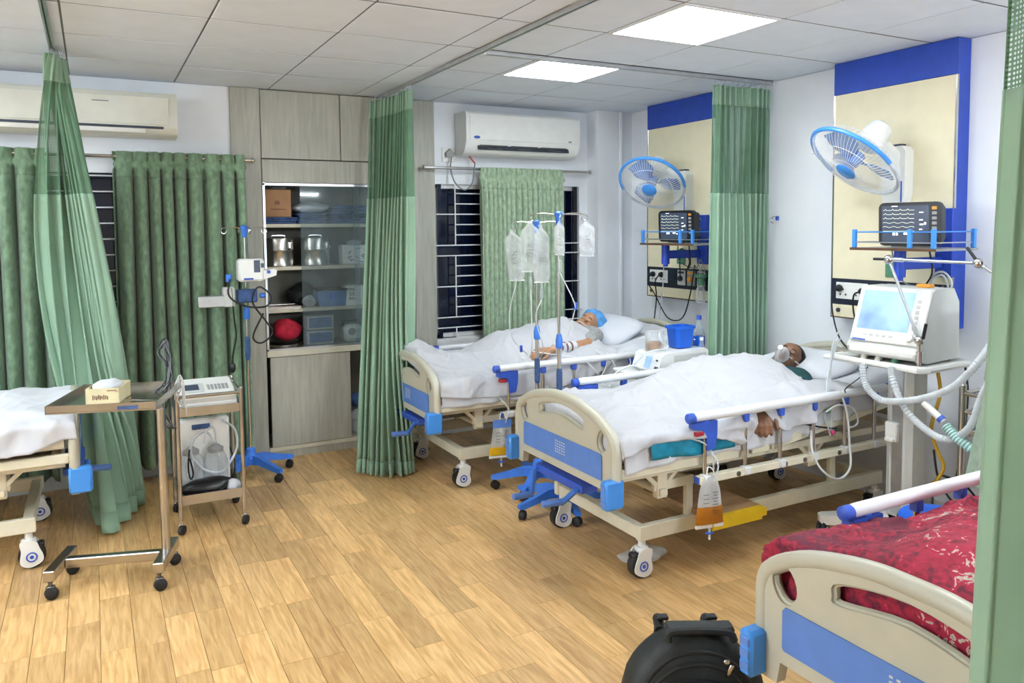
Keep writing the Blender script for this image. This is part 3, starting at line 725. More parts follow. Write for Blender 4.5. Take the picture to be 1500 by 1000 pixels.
privacy_curtain('privacy_curtain', 'green ceiling curtain hanging between the two far beds against the right wall', [(3.69, 4.02), (3.85, 4.03), (4.05, 4.01), (4.205, 4.02)], [(3.65, 4.03), (3.85, 4.0), (4.05, 4.04), (4.19, 4.02)], 2.62, .10, 10, 6, .06)
privacy_curtain('privacy_curtain', 'pale green ceiling curtain pulled aside at the foot of the left bed', [(-.10, 5.09), (-.13, 5.04), (-.16, 4.97), (-.155, 4.90)], [(.02, 5.62), (.18, 5.30), (.09, 4.98), (.03, 4.84), (.012, 4.92), (.015, 5.2)], 2.635, .012, 9, 9, .05, mid=[(.0, 5.48), (.06, 5.25), (-.05, 5.48), (-.2, 5.52), (-.29, 5.5)])
privacy_curtain('privacy_curtain', 'large green curtain hanging nearest the camera at the right edge', [(1.335, .765), (1.34, .6), (1.34, .4), (1.34, .1)], [(1.325, .825), (1.31, .6), (1.33, .4), (1.33, .0)], 2.63, .012, 7, 13, .035)

# ================================================================ AIR CONDITIONERS
def aircon(label, x0, x1, z0, z1, depth, body, old):
    t = thing('air_conditioner', label, 'air conditioner', ((x0 + x1) / 2, YB - .005, (z0 + z1) / 2)); L, h = x1 - x0, z1 - z0
    if old: prof = [(0, -h / 2), (-depth * .75, -h / 2), (-depth * .97, -h * .36), (-depth, -h * .28), (-depth * .96, h * .42), (-depth * .88, h / 2), (0, h / 2)]
    else: prof = [(0, -h / 2), (-depth * .55, -h / 2), (-depth * .80, -h * .43), (-depth * .97, -h * .22), (-depth, -h * .1), (-depth * .98, h * .40), (-depth * .92, h / 2 - .006), (-depth * .85, h / 2), (0, h / 2)]
    R = Matrix(((0, 0, 1, 0), (1, 0, 0, 0), (0, 1, 0, 0), (0, 0, 0, 1)))
    MB().prism(prof, -L / 2, L / 2, R).build('housing', body, t, smooth=50)
    if old:
        MB().b2((-L / 2 + .004, -depth - .003, -h * .24), (L / 2 - .05, -depth * .94, h * .40), .004).build('front_panel', body, t, smooth=0)
        MB().b2((-L / 2 + .02, -depth - .004, -h * .33), (L / 2 - .085, -depth * .9, -h * .275)).build('air_slot', 'print_dark', t, smooth=0)
        MB().box((-.06, -depth * 1.0, -h * .385), (L - .26, .008, .03), .003, mtx(rot=(.35, 0, 0))).build('louvre', 'white_plastic', t, smooth=0)
        MB().b2((-.005 + .13 - .045, -depth - .0045, h * .24), (.13 + .045, -depth - .003, h * .255)).build('badge', 'print_dark', t, smooth=0)
        MB().box((L / 2 - .09, -depth - .003, -h * .17), (.012, .002, .006), .001).build('indicator', 'white_plastic', t, smooth=0)
    else:
        MB().b2((-L / 2 + .03, -depth - .003, -h * .16), (L / 2 - .03, -depth * .97, h * .44), .003).build('front_panel', body, t, smooth=0)
        Rl = mtx((0, -depth * .895, -h * .31), (-.45, 0, 0))
        MB(Rl).box((0, -.004, 0), (L * .80, .012, .052), .002).build('air_slot', 'print_dark', t, smooth=0)
        for k in range(3): MB(Rl).box(((k - 1) * L * .265, -.013, .006), (L * .24, .004, .014), .001).box(((k - 1) * L * .265, -.012, -.018), (L * .12, .004, .01), .001).build('louvre', 'steel_dark', t, smooth=0)
        MB().lathe([(1, 0), (1, .002), (.9, .003)], 20, mtx((-L / 2 + .09, -depth - .003, -h * .10), (PI / 2, 0, 0), (.028, .012, 1))).build('badge', 'logo_blue', t)
        MB().box((L / 2 - .10, -depth - .003, -h * .11), (.03, .003, .014), .001).build('indicator', 'grey_plastic', t, smooth=0)
    return t
aircon('long cream split air conditioner above the left window curtains', -.62, .525, 2.292, 2.572, .22, 'cream_plastic', True)
aircon('white split air conditioner above the pale window curtain', 2.61, 3.665, 2.258, 2.598, .22, 'white_plastic', False)
t = thing('wall_socket', 'white wall socket with grey plug left of the white air conditioner', 'socket', (2.55, YB, 2.27))
MB().box((0, -.006, 0), (.115, .014, .12), .004).build('plate', 'white_plastic', t, smooth=0)
MB().prism([(-.03, -.02), (.03, -.02), (.036, .01), (0, .045), (-.036, .01)], 0, .04, mtx((0.0, -.012, 0), (PI / 2, 0, 0))).build('plug', 'grey_plastic', t, smooth=0)
c = MB().tube(spline([(2.555, 5.775, 2.245), (2.545, 5.77, 2.15), (2.56, 5.72, 2.04), (2.63, 5.70, 1.985), (2.70, 5.71, 2.03), (2.73, 5.73, 2.13), (2.745, 5.74, 2.20)], 6), .0058, 7).build('electric_cable', 'cable_grey'); tag(c, 'grey power cord looping from the wall socket over the curtain rod', 'cord')
MB().tube(spline([(2.745, 5.74, 2.20), (2.70, 5.75, 2.26), (2.69, 5.76, 2.32), (2.735, 5.77, 2.38)], 5), .0058, 7).build('cord_end', 'cable_red', c)
# ================================================================ HEADBOARD WALL PANELS
PX = 4.14
def wall_panel(label, y0, y1, near_side):
    t = thing('wall_panel', label, 'panel', (PX, y0, 1.10)); w_ = y1 - y0; zt = ZC - 1.10 - .002; zb = 2.487 - 1.10; d = XR - PX
    MB().b2((.012, .0, 0), (d, w_, zt), .002).build('carcass', 'panel_blue', t, smooth=0)
    MB().b2((0, .012, 0), (.012, w_ - .012, zb - .002)).build('cream_board', 'panel_cream', t, smooth=0)
    MB().b2((-.002, 0, zb), (.012, w_, zt), .002).build('blue_header', 'panel_blue', t, smooth=0)
    for y in (0, w_ - .012): MB().b2((-.003, y, 0), (.012, y + .012, zb), .002).build('edge_trim', 'chrome', t, smooth=0)
    MB().b2((-.002, 0, -.004), (.012, w_, .004)).build('bottom_trim', 'brown_edge', t, smooth=0)
    MB().b2((-.004, .004, .082), (0, w_ - .004, .245), .002).build('service_strip', 'panel_navy', t, smooth=0)
    # two twin socket plates with round holes, plug, gas outlets
    sp = MB().b2((-.010, w_ - .275, .118), (-.003, w_ - .045, .222), .003).build('socket_plate', 'white_plastic', t, smooth=0)
    m = MB()
    for k in range(2):
        for (a, b) in ((0, .02), (-.02, -.012), (.02, -.012)): m.lathe([(.006, 0), (.006, .002)], 8, mtx((-.0105, w_ - .215 + k * .115 + a, .158 + b), (0, -PI / 2, 0)))
    m.build('socket_hole', 'print_dark', sp)
    MB().b2((-.012, w_ - .37, .15), (-.003, w_ - .30, .23), .003).build('switch_plate', 'panel_navy', t, smooth=0)
    MB().lathe([(.008, 0), (.008, .006)], 10, mtx((-.004, w_ - .33, .20), (0, -PI / 2, 0))).build('pilot_lamp', 'green_plastic' if near_side else 'red_plastic', t)
    for k, mm in enumerate(('vent_grey', 'grey_plastic', 'vent_grey')):
        y = w_ - .45 - k * .115
        o = MB().b2((-.016, y - .045, .112), (-.003, y + .045, .232), .004).build('gas_outlet', mm, t, smooth=0)
        MB().lathe([(.022, 0), (.022, .018), (.014, .024)], 14, mtx((-.016, y, .165), (0, -PI / 2, 0))).b2((-.018, y - .035, .205), (-.014, y + .035, .222)).build('outlet_port', 'print_dark' if k != 1 else 'orange', o)
    MB().lathe([(.014, 0), (.014, .008)], 12, mtx((0, w_ - .06, .045), (0, -PI / 2, 0))).build('port_plug', 'print_dark', t)
    return t
wall_panel('tall cream wall panel with blue header behind the middle bed', 2.625, 3.425, True)
wall_panel('tall cream wall panel with blue header behind the far bed', 4.50, 5.30, False)
def plug(label, y, z, pts, m='cable_black'):
    t = thing('power_plug', label, 'plug', (PX - .012, y, z))
    MB().lathe([(.020, 0), (.024, .012), (.018, .03), (.01, .036)], 12, mtx((0, 0, 0), (0, -PI / 2, 0))).build('plug_body', 'black_plastic', t)
    MB().tube([Vector(p) - Vector(t.location) for p in spline([(PX - .045, y, z)] + pts, 7)], .0052, 6).build('cable', m, t)
plug('black plug at the left socket of the near wall panel', 3.345, 1.285, [(4.06, 3.35, 1.24), (4.06, 3.34, 1.12), (3.98, 3.22, .99), (3.82, 2.98, .93)])
plug('black plug at the right socket of the near wall panel', 3.175, 1.275, [(4.07, 3.20, 1.25), (4.06, 3.19, 1.15), (4.0, 3.1, 1.05), (3.93, 2.95, 1.02)])
plug('black plug at the left socket of the far wall panel', 5.195, 1.285, [(4.06, 5.19, 1.22), (4.08, 5.12, 1.12), (4.08, 4.98, .96), (4.08, 4.86, .93), (4.08, 4.76, .98), (4.09, 4.70, 1.15), (4.10, 4.66, 1.38)])
plug('black plug at the right socket of the far wall panel', 5.085, 1.285, [(4.06, 5.09, 1.23), (4.08, 5.10, 1.10), (4.07, 5.11, .95), (4.05, 5.12, .72)])
def cable(label, pts, r=.004, m='cable_white', name='cable', n=7, cat='cable'):
    o = MB().tube(spline(pts, n), r, 6).build(name, m); return tag(o, label, cat)
cable('thin white oxygen tube hanging from the far wall panel sockets', [(4.10, 5.03, 1.42), (4.09, 5.03, 1.2), (4.08, 5.05, 1.0), (4.07, 5.06, .75)], .005, 'clear_hose')
t = thing('oxygen_humidifier', 'green oxygen flowmeter with clear jar on the far wall panel', 'flowmeter', (PX - .06, 4.57, 1.25))
MB().lathe([(.03, -.16), (.034, -.15), (.034, -.05), (.022, -.03), (.022, -.02)], 14).build('jar', 'clear_plastic', t)
MB().cyl((0, 0, -.02), (0, 0, .03), .026).cyl((.045, 0, .02), (-.02, 0, .02), .012).cyl((0, .05, .05), (0, -.05, .05), .015).build('valve', 'green_plastic', t)
MB().cyl((0, 0, .03), (0, 0, .13), .013).build('gauge_tube', 'clear_plastic', t)

# ================================================================ MONITORS ON BLUE SWING SHELVES
def monitor_set(where, yb, ys, yw, my, tilt):
    # shelf
    t = thing('monitor_shelf', 'blue bracket shelf carrying the patient monitor on the %s wall panel' % where, 'shelf', (PX, yb, 1.555))
    q = ys - yb; x0, x1 = -.45, -.10
    MB().b2((x0, q, -.012), (x1, q + yw, 0), .002).build('board', 'grey_plastic', t, smooth=0)
    MB().b2((x0 - .004, q, -.013), (x0, q + yw, .001)).build('edge_band', 'brown_edge', t, smooth=0)
    for (x, y) in ((x0 + .01, q + .02), (x0 + .01, q + yw - .02), (x1 - .01, q + .02), (x1 - .01, q + yw - .02), (x0 + .01, q + .15)):
        MB().box((x, y, .05), (.02, .022, .10), .003).build('guard_post', 'bumper_blue', t, smooth=0)
    for z in (.03, .085):
        for a, b in (((x0 + .01, q + .02), (x0 + .01, q + yw - .02)), ((x0 + .01, q + .02), (x1 - .01, q + .02)), ((x0 + .01, q + yw - .02), (x1 - .01, q + yw - .02))):
            MB().tube([(*a, z), (*b, z)], .0035, 6).build('guard_rail', 'bumper_blue' if z > .05 else 'alu', t)
    MB().b2((-.045, -.055, -.165), (-.004, .045, .21), .004).build('wall_plate', 'bracket_blue', t, smooth=0)
    bo = MB()
    for z in (.18, .10, -.10, -.14): bo.lathe([(.008, 0), (.008, .008)], 8, mtx((-.045, -.005, z), (0, -PI / 2, 0)))
    bo.build('bolt', 'chrome', t)
    MB().b2((-.36, .0, -.115), (-.04, .05, -.055), .004).build('arm', 'bracket_blue', t, smooth=0)
    MB().cyl((-.36, .03, -.155), (-.36, .03, -.012), .03).cyl((-.36, .03, -.175), (-.36, .03, -.155), .018).build('pivot', 'bracket_blue', t)
    # monitor
    t = thing('patient_monitor', 'black patient monitor with dark waveform screen on the %s blue shelf' % where, 'monitor', (3.83, my, 1.557), .24)
    R = mtx((0, 0, .125), (0, tilt, 0)); w_, h = .32, .235
    o2 = [(-.16, -.117), (.16, -.117), (.16, .117), (-.16, .117)]
    F = R @ Matrix(((0, 0, -1, 0), (-1, 0, 0, 0), (0, 1, 0, 0), (0, 0, 0, 1)))      # local x -> -Y (right as seen), y -> Z, z -> -X (towards room)
    def rr(w2, h2, r, n=5):
        out = []
        for cx, cy, a0 in ((w2 - r, h2 - r, 0), (-w2 + r, h2 - r, PI / 2), (-w2 + r, -h2 + r, PI), (w2 - r, -h2 + r, 1.5 * PI)):
            for k in range(n): out.append((cx + r * math.cos(a0 + PI / 2 * k / (n - 1)), cy + r * math.sin(a0 + PI / 2 * k / (n - 1))))
        return out
    body = MB().prism(rr(.158, .115, .03), 0, .035, F).prism(rr(.145, .10, .03), -.06, 0, F).build('body', 'black_plastic', t, smooth=40)
    MB().box(W(F, (0, -.117, -.05)), (.12, .2, .012), .004).build('foot', 'black_plastic', t)
    MB(F).b2((-.162 + .022, -.092, .035), (.098, .098, .0365)).build('screen', 'screen_dark', t, smooth=0)
    tr = MB(F); rd = random.Random(3)
    for k in range(6):
        y = .074 - k * .022; pts = []
        for i in range(26):
            x = -.135 + i * .0064; pts.append((x, y + (.007 if k < 3 and i % 6 == 2 else (.003 * math.sin(i * .9) if k in (3, 4) else 0)), .0372))
        tr.tube(pts, .0009, 4)
    tr.build('waveform', 'screen_line', t, smooth=0)
    nm = MB(F)
    for (x, y, a, b) in ((-.085, -.058, .012, .016), (-.068, -.058, .010, .016), (-.028, -.054, .022, .014), (.005, -.06, .008, .008), (.05, .06, .02, .004), (.05, .02, .018, .005), (.052, -.004, .018, .006), (.05, -.03, .014, .006), (-.09, .094, .03, .003), (.075, -.002, .008, .012)): nm.b2((x, y, .0366), (x + a, y + b, .0374))
    nm.build('reading', 'screen_white', t, smooth=0)
    bt = MB(F)
    for k in range(6): bt.b2((.112, .075 - k * .026, .035), (.136, .091 - k * .026, .039), .002)
    bt.build('keypad', 'grey_plastic', t, smooth=0)
    MB(F).b2((.112, .075, .036), (.136, .091, .0405), .002).build('alarm_key', 'orange', t, smooth=0)
    MB(F).lathe([(.016, .035), (.016, .046), (.013, .05)], 16, mtx((.124, -.085, 0))).build('knob', 'black_plastic', t)
    MB().box((.085, 0, .115), (.075, .24, .18), .03, R.to_3x3().to_4x4()).build('rear_shell', 'vent_grey', t) if where == 'near' else None
monitor_set('near', 2.66, 2.43, .50, 2.66, -.05)
monitor_set('far', 4.59, 4.21, .60, 4.53, -.04)
cable('black monitor cable hanging below the near blue shelf', [(3.92, 2.62, 1.55), (3.98, 2.64, 1.42), (4.03, 2.72, 1.33), (4.10, 2.80, 1.26)], .005, 'cable_black')
cable('thin grey sensor leads hanging below the near blue shelf', [(3.86, 2.80, 1.55), (3.9, 2.80, 1.44), (3.95, 2.78, 1.36), (4.05, 2.70, 1.30), (4.10, 2.65, 1.34)], .004, 'cable_grey')
cable('white coiled tube hanging on the near wall panel', [(4.08, 2.72, 1.32), (4.05, 2.68, 1.40), (4.05, 2.62, 1.42), (4.06, 2.58, 1.36), (4.06, 2.62, 1.27), (4.06, 2.69, 1.30), (4.05, 2.68, 1.38), (4.05, 2.62, 1.40), (4.07, 2.60, 1.31), (4.07, 2.60, 1.2), (4.08, 2.66, 1.15)], .006, 'cable_white')
cable('grey sensor leads drooping below the far blue shelf', [(3.9, 4.62, 1.55), (3.95, 4.68, 1.44), (4.05, 4.72, 1.38), (4.08, 4.62, 1.36), (4.06, 4.55, 1.43), (4.1, 4.53, 1.30)], .004, 'cable_grey')
cable('black monitor cable drooping below the far blue shelf', [(3.9, 4.50, 1.55), (3.96, 4.55, 1.40), (4.02, 4.66, 1.34), (4.08, 4.70, 1.42), (4.06, 4.78, 1.5), (4.09, 4.82, 1.26)], .005, 'cable_black')
boxthing('green_switch_plate', 'pale green plate on the near cream panel under the monitor shelf', 'plate', (PX - .006, 2.98, 1.37), (.012, .11, .12), 'green_plastic')
boxthing('green_switch_plate', 'pale green plate on the far cream panel under the monitor shelf', 'plate', (PX - .006, 4.86, 1.38), (.012, .10, .12), 'green_plastic')

# ================================================================ WALL FANS
def wall_fan(label, yw, zw, center, n, R, panel_dir=(-1, 0, 0)):
    n = Vector(n).normalized(); c = Vector(center); base = Vector((PX, yw, zw))
    t = thing('wall_fan', label, 'fan', base)
    F = Matrix.Translation(-base) @ frame(c, n, (0, 1, 0))             # local: z towards the room
    MB().prism([(-.06, -.17), (.06, -.17), (.075, -.12), (.075, .12), (.055, .15), (-.055, .15), (-.075, .12), (-.075, -.12)], 0, .075, Matrix(((0, 0, -1, 0), (1, 0, 0, 0), (0, 1, 0, 0), (0, 0, 0, 1)))).build('wall_mount', 'white_plastic', t, smooth=30)
    MB().b2((-.055, -.035, .15), (-.012, .035, .163)).build('switch', 'print_dark', t, smooth=0)
    MB().b2((-.078, -.06, -.168), (-.075, -.052, -.05)).build('mount_stripe', 'clip_blue', t, smooth=0)
    back = W(F, (0, 0, -.24)); 
    MB().tube(spline([(-.05, 0, .06), (-.09, 0, .10), W(F, (0, 0, -.17))], 5), [.045] * 10 + [.05], 12).build('neck', 'white_plastic', t)
    MB(F).lathe([(.0001, -.27), (.04, -.268), (.062, -.25), (.072, -.20), (.075, -.12), (.05, -.10)], 20).build('motor_housing', 'white_plastic', t)
    d = .075
    cg = MB(F)
    for k in range(72):
        a = 2 * PI * k / 72; ca, sa = math.cos(a), math.sin(a)
        cg.tube([(ca * q, sa * q, z) for q, z in ((.055, d), (R * .5, d * .86), (R * .82, d * .52), (R * .985, .012))], .0013, 3, caps=False)
    for q, z in ((R * .35, d * .93), (R * .7, d * .68)): cg.tube([(q * math.cos(2 * PI * k / 36), q * math.sin(2 * PI * k / 36), z) for k in range(36)], .0014, 4, True)
    cg.build('front_grille', 'white_plastic', t, smooth=0)
    cg = MB(F)
    for k in range(60):
        a = 2 * PI * k / 60; ca, sa = math.cos(a), math.sin(a)
        cg.tube([(ca * q, sa * q, z) for q, z in ((.07, -.10), (R * .6, -.095), (R * .9, -.06), (R * .985, -.012))], .0013, 3, caps=False)
    cg.build('rear_grille', 'white_plastic', t, smooth=0)
    ring = lambda a0, a1, m, nm, r=.0105: MB(F).tube([(R * math.cos(a0 + (a1 - a0) * k / 40), R * math.sin(a0 + (a1 - a0) * k / 40), 0) for k in range(41)], r, 8).build(nm, m, t)
    # the rim: upper half blue, lower half white
    up = F.to_3x3().inverted() @ Vector((0, 0, 1)); a_up = math.atan2(up.y, up.x)
    ring(a_up - 1.75, a_up + 1.75, 'fan_blue', 'rim_band', .0125); ring(a_up + 1.75, a_up + 2 * PI - 1.75, 'cage_white', 'rim_band')
    MB(F).lathe([(.056, .068), (.058, .078), (.05, .084), (.0001, .086)], 24).build('hub_badge', 'fan_blue', t)
    MB(F).lathe([(.0001, .03), (.03, .028), (.036, .0), (.036, -.05), (.0001, -.055)], 16).build('hub', 'blade_blue', t)
    for k in range(3):
        a0 = 2 * PI * k / 3 + .4; vs = []; fs = []; na, nr = 8, 7
        for i in range(nr):
            q = .034 + (R * .86 - .034) * i / (nr - 1); wd = .55 + .45 * math.sin(PI * min(1, i / (nr - 1) + .1))
            for j in range(na):
                u = j / (na - 1) - .5; a = a0 + u * 1.25 * wd + .12 * i / nr; vs.append((q * math.cos(a), q * math.sin(a), .02 * math.sin(u * 2.6) - .01))
        for i in range(nr - 1):
            for j in range(na - 1): fs.append((i * na + j, i * na + j + 1, (i + 1) * na + j + 1, (i + 1) * na + j))
        o = MB(F).add(vs, fs).build('blade', 'blade_blue', t, smooth=180); md = o.modifiers.new('th', 'SOLIDIFY'); md.thickness = .003
wall_fan('blue rimmed white wall fan tilted down above the near patient monitor', 2.95, 1.975, (3.74, 2.955, 2.03), (-.62, .2, -.74), .262)
wall_fan('blue rimmed white wall fan facing the far bed above the far monitor', 4.80, 1.96, (3.80, 4.81, 2.01), (-.61, -.36, -.70), .252)

# ================================================================ VENTILATOR ON ITS CART
vt = thing('ventilator_cart', 'pale grey ventilator cart with column and four-legged white base beside the middle bed', 'cart', (3.74, 2.60, 0))
m = MB()
def leg_out(a, b, w0, w1, z0, z1):
    a, b = Vector(a), Vector(b); d = (b - a).normalized(); p = Vector((-d.y, d.x)); L = (b - a).length
    pts = [a + p * w0, a + d * L * .5 + p * (w0 + w1) * .45, b + p * w1, b + d * w1 * .7 + p * w1 * .4, b + d * w1 * .7 - p * w1 * .4, b - p * w1, a + d * L * .5 - p * (w0 + w1) * .45, a - p * w0]
    return [(q.x, q.y) for q in pts]
for n_, (bx, by) in enumerate(((-.37, .21), (-.37, -.25), (.30, .22), (.30, -.22))):
    MB().prism(leg_out((0, 0), (bx, by), .085, .038, 0, 0), .105, .150).build('base_leg', 'white_plastic', vt, smooth=30)
    cs = MB().box((bx, by, .10), (.05, .05, .025), .005).cyl((bx, by, .06), (bx, by, .11), .02)
    ca = cs.build('caster', 'grey_plastic', vt)
    MB().lathe([(.05, -.022), (.058, -.016), (.058, -.004), (.05, 0), (.05, .004), (.058, .008), (.058, .02), (.05, .026)], 22, mtx((bx - .01, by, .058), (PI / 2, 0, .5))).build('wheel', 'black_rubber', ca)
    MB().lathe([(.038, -.028), (.040, .032), (.012, .034)], 18, mtx((bx - .01, by, .058), (PI / 2, 0, .5))).build('wheel_hub', 'grey_plastic', ca)
MB().lathe([(.016, .150), (.016, .153), (.006, .154)], 14, mtx((-.12, -.06, 0))).build('base_screw', 'chrome', vt)
MB().prism([(-.055, -.075), (.05, -.075), (.05, .075), (-.055, .075), (-.075, .045), (-.075, -.045)], .15, .96).build('column', 'vent_grey', vt, smooth=0)
MB().b2((-.079, -.03, .17), (-.074, .03, .95)).build('column_strip', 'alu', vt, smooth=0)
MB().box((-.09, .02, .60), (.03, .07, .10), .006).box((-.11, .02, .56), (.02, .05, .02), .004).build('column_bracket', 'white_plastic', vt)
tb = [(-.235, .27), (-.20, .285), (.16, .285), (.19, .26), (.19, -.18), (.165, -.21), (-.19, -.235), (-.225, -.21)]
MB().prism(tb, .955, .985).build('table_top', 'vent_grey', vt, smooth=0)
MB().tube([(*p, .97) for p in tb], .018, 8, True).build('table_rim', 'white_plastic', vt)
MB().tube(spline([(-.24, .26, .97), (-.26, .31, .97), (-.10, .33, .97)], 4), .012, 8).build('table_handle', 'white_plastic', vt)
v = thing('ventilator', 'white ventilator with tilted blue touch screen standing on the grey cart', 'ventilator', (3.74, 2.60, .987), .06)
side = [(-.215, .02), (-.235, .06), (-.205, .10), (-.115, .355), (-.09, .37), (.07, .37), (.12, .30), (.13, .04), (.11, .012), (-.15, .005)]
R = Matrix(((1, 0, 0, 0), (0, 0, 1, 0), (0, 1, 0, 0), (0, 0, 0, 1)))
MB().prism(side, -.19, .20, R).build('body', 'vent_grey', v, smooth=25)
pa, pb = Vector((-.212, 0, .10)), Vector((-.118, 0, .358)); dz = (pb - pa).normalized(); nn = Vector((-dz.z, 0, dz.x)); L = (pb - pa).length
F = Matrix(((0, dz.x, nn.x, pa.x), (-1, 0, 0, 0), (0, dz.z, nn.z, pa.z), (0, 0, 0, 1)))     # x to the right as seen, y up the face, z out
MB(F).box((0, L / 2, .004), (.385, L + .02, .012), .005).build('face_frame', 'white_plastic', v, smooth=0)
MB(F).b2((-.165, .055, .010), (.115, L - .012, .0125)).build('screen', 'screen_blue', v, smooth=0)
for i in range(6): MB(F).b2((.132, .07 + i * .028, .010), (.152, .088 + i * .028, .0125), .001).build('key', 'vent_grey', v, smooth=0)
for i in range(5): MB(F).b2((-.12 + i * .035, .02, .010), (-.10 + i * .035, .032, .0125), .001).build('key', 'vent_grey', v, smooth=0)
MB(F).lathe([(.022, .01), (.02, .028), (.0001, .03)], 16, mtx((.135, .03, 0))).build('control_knob', 'white_plastic', v)
MB(F).b2((-.175, -.008, .008), (-.10, .0, .0115)).build('badge', 'logo_blue', v, smooth=0)
MB().box((-.215, 0.005, .05), (.05, .37, .045), .012).build('lower_lip', 'white_plastic', v)
MB().b2((-.03, -.12, .37), (.02, -.05, .388), .004).build('alarm_lamp', 'orange', v, smooth=0)
for i, y in enumerate((.12, .04, -.05)): MB().lathe([(.018, 0), (.016, -.035), (.02, -.04)], 12, mtx((-.19, y, .018), (0, .6, 0))).build('hose_port', 'green_plastic' if i == 2 else 'cream_plastic', v)
for x, y in ((-.12, -.15), (-.12, .15), (.09, -.15), (.09, .15)): MB().lathe([(.016, -.0), (.016, .012)], 10, mtx((x, y, 0))).build('foot', 'black_rubber', v)
# articulated hose support arm
J0 = Vector((3.535, 2.40, .985)); J1 = Vector((3.53, 2.40, 1.115)); J2 = Vector((3.50, 2.552, 1.506)); J3 = Vector((3.52, 2.115, 1.502)); J4 = Vector((3.56, 1.97, 1.40))
t = thing('support_arm', 'jointed metal hose support arm clamped on the ventilator table', 'arm', J0)
q = [p - J0 for p in (J0, J1, J2, J3, J4)]
MB().cyl(q[0], q[1], .011).cyl(q[0] + Vector((0, 0, .02)), q[0] + Vector((0, 0, .075)), .018).build('post', 'chrome', t)
for a, b in ((1, 2), (2, 3), (3, 4)): MB().cyl(q[a], q[b], .0075).cyl(q[a] + (q[b] - q[a]) * .07, q[a] + (q[b] - q[a]) * .17, .0115).build('rod', 'alu', t)
for k in (1, 2, 3): MB().ell(q[k], (.024, .024, .024), 14).build('joint_knob', 'chrome', t)
MB().cyl(q[1] + Vector((0, -.02, .01)), q[1] + Vector((0, -.035, .085)), .008).build('lever', 'black_plastic', t)
MB().cyl(q[2] + Vector((0, .02, 0)), q[2] + Vector((0, .085, .0)), .007).build('lever', 'black_plastic', t)
MB().cyl(q[3] + Vector((0, .015, .02)), q[3] + Vector((0, .055, .07)), .007).build('lever', 'black_plastic', t)
# corrugated hoses
def hose(label, pts, r=.0165):
    P = spline(pts, 14); rr = [r * (1.0 + .10 * (1 if k % 2 else -1)) for k in range(len(P))]
    o = MB().tube(P, rr, 10).build('breathing_hose', 'clear_hose'); return tag(o, label, 'hose')
hose('outer corrugated breathing hose sweeping low from the ventilator to the curtain', [(3.46, 2.66, .965), (3.43, 2.62, .88), (3.43, 2.575, .83), (3.42, 2.49, .812), (3.43, 2.33, .85), (3.43, 2.18, .925), (3.43, 2.085, 1.02), (3.45, 2.02, 1.13), (3.52, 1.95, 1.30), (3.56, 1.93, 1.36)])
hose('inner corrugated breathing hose hanging from the ventilator front', [(3.48, 2.51, .97), (3.45, 2.48, .92), (3.44, 2.42, .815), (3.43, 2.325, .735), (3.43, 2.19, .69), (3.43, 2.08, .77), (3.44, 2.03, .93), (3.48, 1.97, 1.12), (3.55, 1.9, 1.36)])
t = thing('hose_connector', 'white hose connector with blue ring and green bellows tube at the ventilator hoses', 'connector', (3.43, 2.25, .80))
MB().cyl((0, .05, .04), (0, -.05, -.03), .016).build('elbow', 'white_plastic', t); MB().lathe([(.019, 0), (.019, .02)], 12, frame((0, -.03, -.015), (0, -.8, -.55))).build('ring', 'clip_blue', t)
P = spline([(0, -.06, -.045), (.0, -.13, -.10), (.02, -.22, -.15)], 14)
MB().tube(P, [.022 * (1 + .13 * (1 if k % 2 else -1)) for k in range(len(P))], 10).build('bellows', 'pale_teal', t)
cable('yellow gas hose hanging behind the ventilator column', [(3.85, 2.52, .96), (3.86, 2.50, .80), (3.84, 2.53, .62), (3.85, 2.50, .50), (3.86, 2.47, .42), (3.85, 2.50, .34), (3.90, 2.56, .30)], .010, 'hose_yellow', 'gas_hose', cat='hose')
cable('black power lead falling from the ventilator table to the floor', [(3.90, 2.40, .985), (3.91, 2.385, .80), (3.90, 2.40, .52), (3.89, 2.42, .34), (3.86, 2.36, .20), (3.80, 2.38, .16), (3.74, 2.44, .17), (3.82, 2.50, .30)], .006, 'cable_black')
cable('dark green lead curling beside the ventilator column', [(3.85, 2.52, .50), (3.86, 2.50, .36), (3.88, 2.45, .26), (3.92, 2.38, .20), (3.95, 2.33, .24), (3.92, 2.40, .34), (3.87, 2.49, .37)], .006, 'cable_black')
cable('thin black wire from the ventilator table front to the bed', [(3.50, 2.66, .95), (3.48, 2.68, .90), (3.44, 2.74, .83), (3.46, 2.76, .80)], .003, 'cable_black')
